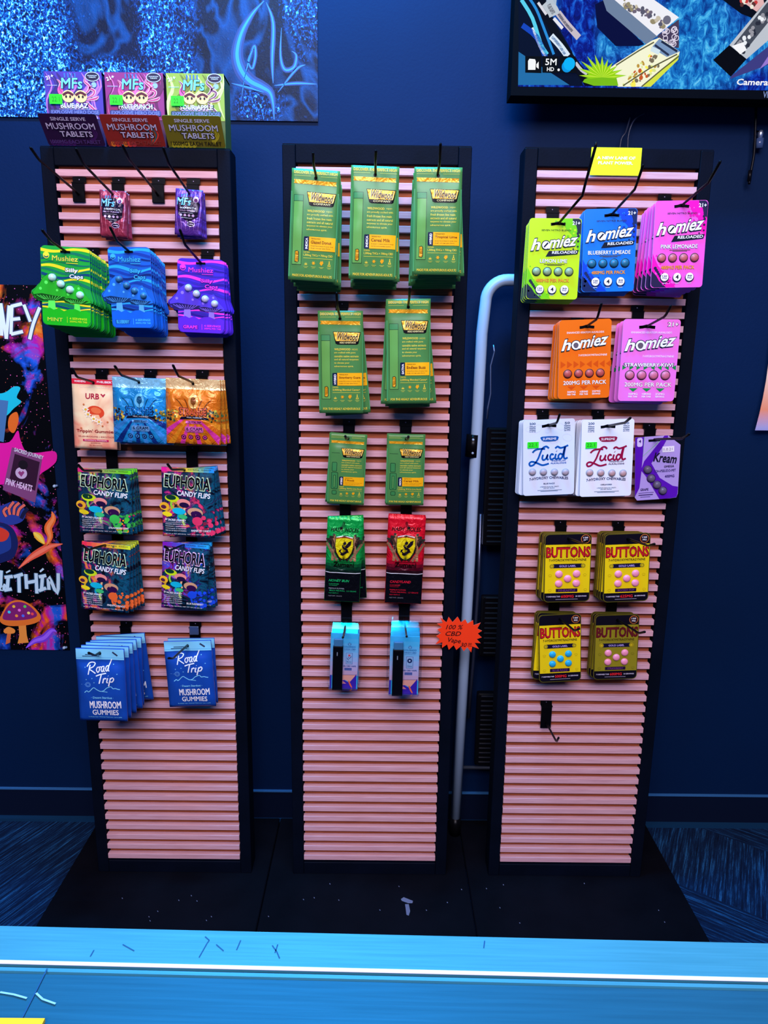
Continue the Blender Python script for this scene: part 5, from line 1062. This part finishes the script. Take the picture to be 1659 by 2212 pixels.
# peach poster at the right edge, its lower corner curling off the wall
m = MB(); mm, nt, b, tc = nodemat('peach_print', .5); sp = nt.nodes.new('ShaderNodeSeparateXYZ'); nt.links.new(tc.outputs['Object'], sp.inputs[0])
nt.links.new(ramp(nt, math_(nt, 'ADD', math_(nt, 'MULTIPLY', sp.outputs['Z'], 3.2), .1), [(0, (70, 110, 214)), (.12, (170, 170, 220)), (.25, (244, 150, 110)), (.5, (250, 200, 170)), (.8, (246, 170, 130)), (1, (240, 200, 190))]), b.inputs['Base Color'])
c0 = at(1633, 930, .19); zt_ = at(1659, 560, .21).z-c0.z; V = []; F = []
for j in range(11):
    for i in range(9):
        u, v_ = i/8, j/10; x = u*.5+.022*v_**.8+(.006*math.sin(v_*5)); V.append((x, .0255-.022*(1-v_)*(1-u)**2, v_*zt_))
for j in range(10):
    for i in range(8): a = j*9+i; F.append((a, a+1, a+10, a+9))
n_ = len(V); V += [(x, y+.0012, z) for x, y, z in V]; F += [tuple(n_+i for i in f[::-1]) for f in F[:80]]
m.add(V, F, mm); o = m.obj('wall_poster', None, True); o.location = c0; props(o, 'peach poster at the right edge with curling lower corner', 'poster')
# ------------------------------------------------------------------ television
YT = .125; p0 = at(1103, 206, YT); t = empty('television', (p0.x, YT, p0.z)); props(t, 'large wall-mounted television showing a security camera view', 'television')
TW, TH = 1.02, .58; bz = .007; s0 = at(1119, 187, YT); bzl = s0.x-p0.x; bzb = s0.z-p0.z
m = MB(); bk = mat((4, 6, 12), 'dull'); m.box(0, bzl, 0, .05, 0, TH, bk); m.box(TW-bzl, TW, 0, .05, 0, TH, bk); m.box(bzl, TW-bzl, 0, .05, 0, bzb, bk); m.box(bzl, TW-bzl, 0, .05, TH-bzl, TH, bk); m.box(bzl, TW-bzl, .006, .05, bzb, TH-bzl, bk); m.obj('bezel', t)
m = MB(); m.box(.12, TW-.12, .05, .075, .04, TH-.12, mat((6, 6, 10), 'matte')); m.box(.4, .6, .07, .2195-YT, .15, .35, mat((6, 6, 10), 'matte')); m.obj('rear_housing', t)
SW, SH = TW-2*bzl, TH-bzb-bzl
def screen_mat():
    m, nt, b, tc = nodemat('blue_carpet_on_screen', .5); b.inputs['Base Color'].default_value = (.002, .002, .002, 1); b.inputs['Specular IOR Level'].default_value = 0; v = mapping(nt, tc, (1, 1, .6), (0, .5, 0))
    n = tex(nt, v, 60, 5, 1.2, .7); n2 = tex(nt, mapping(nt, tc), 5, 2, .5)
    a = ramp(nt, n, [(.32, (4, 6, 70)), (.5, (8, 30, 150)), (.62, (20, 90, 220)), (.76, (70, 180, 250))]); d = ramp(nt, n, [(.35, (6, 60, 150)), (.5, (20, 120, 210)), (.62, (70, 190, 250)), (.8, (170, 230, 255))])
    nt.links.new(mix(nt, math_(nt, 'MULTIPLY', math_(nt, 'SUBTRACT', n2, .47), 9, True), a, d), b.inputs['Emission Color']); b.inputs['Emission Strength'].default_value = .9; return m
A = Art(SW, SH, 0, 1, 0, None, 'glow'); A.rect(0, 0, 1, 1, screen_mat(), 0)
def us(px, py):
    p_ = at(px, py, YT); return ((p_.x-s0.x)/SW, 1-(p_.z-s0.z)/SH)
def SP(pts, c, l, sm=0):
    Q = [us(*x) for x in pts]; A.poly(smoothpts(Q, 4, True) if sm else Q, c, l)
def SL(pts, wd, c, l, sm=3): A.line([us(*x) for x in pts], wd, c, l, sm)
SP([(1120, -150), (1120, 120), (1165, 165), (1232, 186), (1260, 186), (1235, 110), (1195, 40), (1175, -60), (1172, -150)], (4, 14, 44), 1)
SP([(1150, -120), (1185, 30), (1232, 110), (1262, 150), (1290, 186), (1264, 186), (1215, 120), (1172, 40), (1140, -40)], (6, 8, 24), 1.4)
SP([(1120, 112), (1138, 124), (1230, 184), (1119, 184)], (34, 110, 170), 2)
for P, wd, c in (([(1126, 0), (1150, 40), (1168, 95), (1182, 118)], .007, (90, 210, 240)), ([(1138, -10), (1158, 20), (1176, 65), (1196, 118)], .005, (40, 140, 220)), ([(1150, 60), (1165, 100), (1178, 122)], .004, (220, 240, 255)), ([(1190, 78), (1210, 100), (1226, 122)], .012, (220, 235, 250)), ([(1192, 80), (1206, 96), (1220, 118)], .005, (60, 110, 170)), ([(1196, 40), (1215, 62)], .006, (230, 230, 240)), ([(1162, 6), (1180, 32)], .005, (220, 220, 230)), ([(1205, 28), (1222, 50), (1236, 66), (1250, 82)], .012, (200, 190, 200)), ([(1206, 30), (1222, 52), (1236, 68)], .005, (30, 40, 70)), ([(1180, 4), (1194, 24), (1198, 34)], .022, (190, 200, 210)), ([(1185, 10), (1190, 20), (1196, 30)], .008, (60, 60, 80)), ([(1128, 55), (1160, 82), (1180, 130)], .01, (20, 70, 190)), ([(1243, 136), (1256, 152), (1268, 160)], .006, (200, 200, 210)), ([(1190, 10), (1198, -60)], .02, (170, 190, 210))): SL(P, wd, c, 3)
SP([(1305, 0), (1312, 20), (1392, 96), (1380, 100), (1330, 100), (1290, 60), (1285, 10)], (4, 8, 60), 1.5)
# white display case seen from above
SP([(1302, -60), (1302, 0), (1310, 24), (1395, 96), (1420, 78), (1416, 74), (1322, -4), (1330, -60)], (110, 130, 160), 3)
SP([(1322, -4), (1330, -60), (1420, -60), (1398, -10), (1466, 38), (1418, 78)], (240, 240, 248), 3.3)
rn = random.Random(3)
for i in range(60):
    t_ = rn.random(); s_ = rn.random(); x, y = 1335+90*t_-8*s_+22*s_, 2+52*t_+(s_-.4)*26-6*t_
    if y > -8: A.circ(*us(x, y), rn.uniform(.0018, .005), ((110, 100, 120), (150, 140, 110), (200, 190, 170), (90, 90, 110))[i % 4], 3.6+.02*i, 7, rn.uniform(.5, 1.4), rn.random()*3)
A.circ(*us(1440, 44), .008, (110, 110, 130), 5, 12)
SP([(1418, 80), (1466, 42), (1466, 104), (1460, 104), (1424, 84)], (70, 60, 90), 3.6)
for i in range(16): A.ring(*us(1434+28*rn.random(), 62+36*rn.random()), .0045, .0014, (230, 220, 240), 4, 10)
SP([(1310, 152), (1330, 138), (1408, 88), (1424, 82), (1468, 112), (1462, 130), (1405, 188), (1334, 188), (1326, 170)], (246, 246, 214), 4.5)
SP([(1424, 84), (1468, 112), (1440, 124), (1406, 104)], (120, 150, 190), 4.8)
for P, wd, c in (([(1428, 90), (1462, 112)], .004, (30, 40, 70)), ([(1414, 98), (1444, 120)], .004, (40, 50, 80)), ([(1406, 106), (1424, 114)], .009, (210, 230, 240))): SL(P, wd, c, 5.2, 0)
for i in range(46):
    t_, s_ = rn.random(), rn.random(); x, y = 1340+70*t_+20*s_, 176-64*t_+26*s_
    A.circ(*us(x, min(184, y)), rn.uniform(.002, .0055), ((250, 240, 90), (190, 150, 60), (120, 110, 90), (220, 230, 140), (200, 90, 40))[i % 5], 5+.02*i, 7, rn.uniform(.4, 1), rn.random()*3)
for P in ([(1345, 186), (1400, 150), (1462, 118)], [(1385, 188), (1430, 150), (1466, 122)], [(1330, 142), (1380, 110), (1412, 92)]): SL(P, .0025, (90, 90, 60), 6.2, 0)
SP([(1385, 188), (1405, 188), (1464, 130), (1466, 118)], (214, 226, 70), 6)
# plant
for a_, r_ in [(x, 50+9*math.sin(x*.7)) for x in range(-175, 10, 17)]:
    a_ = math.radians(a_); cx_, cy_ = 1300, 168; dx_, dy_ = math.cos(a_)*r_*1.0, math.sin(a_)*r_*.95; nx_, ny_ = -math.sin(a_)*4.5, math.cos(a_)*4.5
    SP([(cx_, cy_), (cx_+dx_*.5+nx_, min(186, cy_+dy_*.5+ny_)), (cx_+dx_, cy_+dy_), (cx_+dx_*.5-nx_, cy_+dy_*.5-ny_)], (150, 214, 20), 7); SP([(cx_, cy_), (cx_+dx_*.5+nx_*.3, cy_+dy_*.5+ny_*.3), (cx_+dx_*.9, cy_+dy_*.9)], (230, 246, 90), 7.4)
SP([(1262, 172), (1290, 160), (1330, 165), (1335, 186), (1282, 186), (1258, 178)], (120, 190, 20), 6.8)
# cabinets on the right
SP([(1540, 130), (1575, 98), (1612, 128), (1578, 166)], (3, 4, 14), 3); SP([(1575, 98), (1660, -4), (1760, -60), (1760, 0), (1612, 128)], (190, 196, 206), 3.3); SP([(1584, 98), (1655, 8), (1700, -30), (1690, 10), (1608, 112)], (70, 76, 90), 3.6)
for i in range(30): t_, s_ = rn.random(), rn.random(); A.circ(*us(1590+70*t_+14*s_, 100-88*t_+16*s_), .004, ((236, 240, 246), (150, 150, 160), (40, 44, 60))[i % 3], 4+.02*i, 6)
SP([(1580, 100), (1604, 92), (1612, 108), (1598, 118)], (246, 246, 250), 5); SP([(1574, 172), (1580, 164), (1760, 20), (1760, 60), (1660, 140)], (60, 60, 130), 3.2); SP([(1640, 150), (1660, 120), (1700, 90), (1700, 110)], (150, 120, 210), 3.5)
SP([(1560, 0), (1600, 30), (1625, 40), (1660, 0), (1660, -80), (1560, -80)], (4, 8, 24), 3.1); SP([(1596, 0), (1634, 26), (1650, 8), (1640, -40), (1590, -40)], (226, 180, 180), 3.9)
for i in range(12): A.circ(*us(1600+34*rn.random(), 2+14*rn.random()), .004, ((200, 60, 60), (240, 236, 220), (90, 50, 50))[i % 3], 4.5+.02*i, 6)
# icons and captions
for x in (1134, 1171, 1208): SP([(x, 122), (x, 158), (x+35, 159), (x+35, 123)], (6, 8, 16), 8)
SP([(1140, 133), (1143, 128), (1155, 129), (1157, 134), (1156, 152), (1140, 152)], WHT, 9); SP([(1158, 140), (1163, 134), (1163, 150), (1158, 146)], WHT, 9)
a = us(1178, 128); b_ = us(1201, 142); A.text('5M', a[0], a[1], b_[0], b_[1], WHT, 9, .04); a = us(1181, 146); b_ = us(1196, 155); A.text('HD', a[0], a[1], b_[0], b_[1], WHT, 9, .04)
A.circ(*us(1229, 139), .0115, (10, 180, 250), 9, 20, 1); A.circ(*us(1224, 145), .0105, (10, 150, 230), 8.7, 18, 1); A.circ(*us(1206, 152), .0025, WHT, 9, 8)
a = us(1591, 171); b_ = us(1664, 186); A.text('Camera1', a[0], a[1], b_[0], b_[1], WHT, 9, .03, .1)
o = A.obj('screen', t); o.location = (bzl, -.0003, bzb); o['label'] = 'lit screen with the camera view'
B = Art(.03, .012, 0, 1, .0006); B.text('VIZIO', 0, 0, 1, 1, (120, 130, 150), 1, .01); o = B.obj('maker_badge', t); p = at(1647, 209, YT); o.location = (p.x-p0.x, -.0012, .002)
# cords under the television
for P, lb in ((((1392, 245), (1378, 252), (1366, 266), (1358, 290), (1356, 318), (1354, 420)), 'thin dark cord bowing right behind the yellow sign'), (((1362, 250), (1352, 285), (1340, 312), (1334, 420)), 'thin dark cord running straight behind the yellow sign')):
    P3 = [tuple(at(x, y, .19 if y > 260 else .2)) for x, y in P]; m = MB(); m.tube(smoothpts(P3, 5), .0016, mat((40, 46, 66), 'shine'), 6); props(m.obj('power_cord', None, True), lb, 'cord', 'cords under the television')
m = MB(); m.tube(smoothpts([tuple(at(x, y, .2)) for x, y in ((1634, 205), (1632, 270), (1629, 330), (1622, 372), (1618, 398))], 5), .0028, mat((8, 8, 14), 'shine'), 8); m.tube([tuple(at(1621, 368, .2)), tuple(at(1618, 392, .2))], .0042, mat((8, 8, 14), 'shine'), 8)
props(m.obj('power_cord', None, True), 'thick black cord hanging below the television at the right', 'cord')
p = at(1641, 306, .205); m = MB(); m.tube([(0, 0, -.013), (0, 0, .006)], .0078, mat((60, 80, 120), 'gloss'), 14); m.tube([(0, 0, .006), (0, 0, .017), (.001, 0, .022)], [.0045, .0055, .003], mat((210, 220, 240), 'metal'), 12); m.tube([(0, .003, .02), (-.002, .0135, .024)], .0015, blk, 6)
o = m.obj('glass_vial', None, True); o.location = p; props(o, 'small glass vial hanging beside the black cord', 'vial')
# ------------------------------------------------------------------ counter in the foreground
ZC = .90; f0, f1 = atz(0, 2000, ZC), atz(1659, 2038, ZC); dr = (f1-f0); ang = math.atan2(dr.y, dr.x); ctr = (f0+f1)/2
t = empty('counter', (ctr.x, ctr.y, 0)); t.rotation_euler = (0, 0, ang); props(t, 'light blue metal-edged shop counter in the foreground', 'counter')
def alu(nm, c, c2, rough, metal=.3):
    m, nt, b, tc = nodemat(nm, rough, metal); n = tex(nt, mapping(nt, tc, (2, 60, 60)), 8, 4); nt.links.new(ramp(nt, n, [(.3, c), (.7, c2)]), b.inputs['Base Color']); bump(nt, b, n, .08, .001); return m
RAIL = alu('blue_anodised_rail', (58, 138, 160), (68, 152, 176), .5); TOPM = alu('blue_counter_laminate', (18, 84, 112), (24, 94, 124), .5)
m = MB(); m.box(-1.0, 1.2, -.0225, 0, ZC-.03, ZC, RAIL)
m.obj('edge_rail', t)
m = MB(); m.tube([(-1.0, -.0232, ZC-.0004), (1.2, -.0232, ZC-.0006)], .001, mat((236, 246, 255), 'shine'), 8); m.obj('rail_highlight', t, True)  # near-white thin tube paints the highlight line along the rail edge
m = MB(); dk = mat((16, 66, 116), 'shine'); m.box(-1, 1.2, -.0300, -.0244, ZC-.03, ZC-.0022, dk); m.box(-1, 1.2, -.0284, -.0262, ZC-.0024, ZC-.0006, RAIL); m.obj('rail_groove', t)
m = MB(); m.box(-1.0, 1.2, -.62, -.0300, ZC-.03, ZC-.0006, TOPM); m.obj('counter_top', t)
m = MB(); m.box(-1.0, 1.2, -.60, -.02, .0, ZC-.03, mat((30, 40, 60), 'paint')); m.obj('counter_body', t)
# scuffs on the rail
A = []
m = MB(); sc = mat((24, 78, 130), 'print')
for P in (((102, 2092), (78, 2140), (45, 2204)), ((443, 2023), (452, 2031), (447, 2038), (430, 2068)), ((467, 2040), (483, 2054)), ((520, 2031), (511, 2052)), ((588, 2042), (598, 2056), (604, 2070)), ((600, 2040), (594, 2058)), ((265, 2040), (290, 2054)), ((1047, 2032), (1045, 2048)), ((195, 2066), (203, 2052))):
    Q = [atz(x, y, ZC+.0002) for x, y in P]
    for q0, q1 in zip(Q, Q[1:]):
        d = (q1-q0).normalized(); n = Vector((-d.y, d.x, 0))*.00032; m.add([q0+n, q0-n, q1-n, q1+n], [(0, 1, 2, 3)], sc)
sc2 = mat((130, 190, 226), 'print')
for P in (((0, 2143), (30, 2148), (58, 2156)), ((78, 2145), (92, 2158), (120, 2168))):
    Q = [atz(x, y, ZC+.0002) for x, y in P]
    for q0, q1 in zip(Q, Q[1:]):
        d = (q1-q0).normalized(); n = Vector((-d.y, d.x, 0))*.0005; m.add([q0+n, q0-n, q1-n, q1+n], [(0, 1, 2, 3)], sc2)
o = m.obj('scuff_marks', t); o['kind'] = 'stuff'; o.matrix_parent_inverse = (Matrix.Translation(t.location) @ Matrix.Rotation(ang, 4, 'Z')).inverted()
q0, q1 = atz(-30, 2206, ZC), atz(95, 2213, ZC); m = MB(); m.box(q0.x, q1.x, q1.y-.03, q0.y, ZC, ZC+.002, mat((240, 200, 20))); props(m.obj('note_card'), 'yellow card at the near left corner of the counter', 'card')
# scratches and the bare patch on the base plates
m = MB(); sc = mat((110, 108, 130), 'print')
def floorpoly(P): m.add([atz(x, y, ZB+.0003) for x, y in P], [tuple(range(len(P)))], sc)
floorpoly([(866, 1942), (872, 1938), (892, 1946), (891, 1951), (882, 1951), (868, 1946)]); floorpoly([(875, 1953), (883, 1953), (886, 1968), (883, 1978), (878, 1976)])
rn = random.Random(12)
for i in range(26):
    x, y = rn.uniform(250, 1450), rn.uniform(1905, 1995); floorpoly([(x, y), (x+2, y+1), (x+2.5, y+3), (x+.5, y+2.5)])
props(m.obj('paint_chips'), 'pale scratches and specks scattered over the black base plates', 'scratches', kind='stuff')
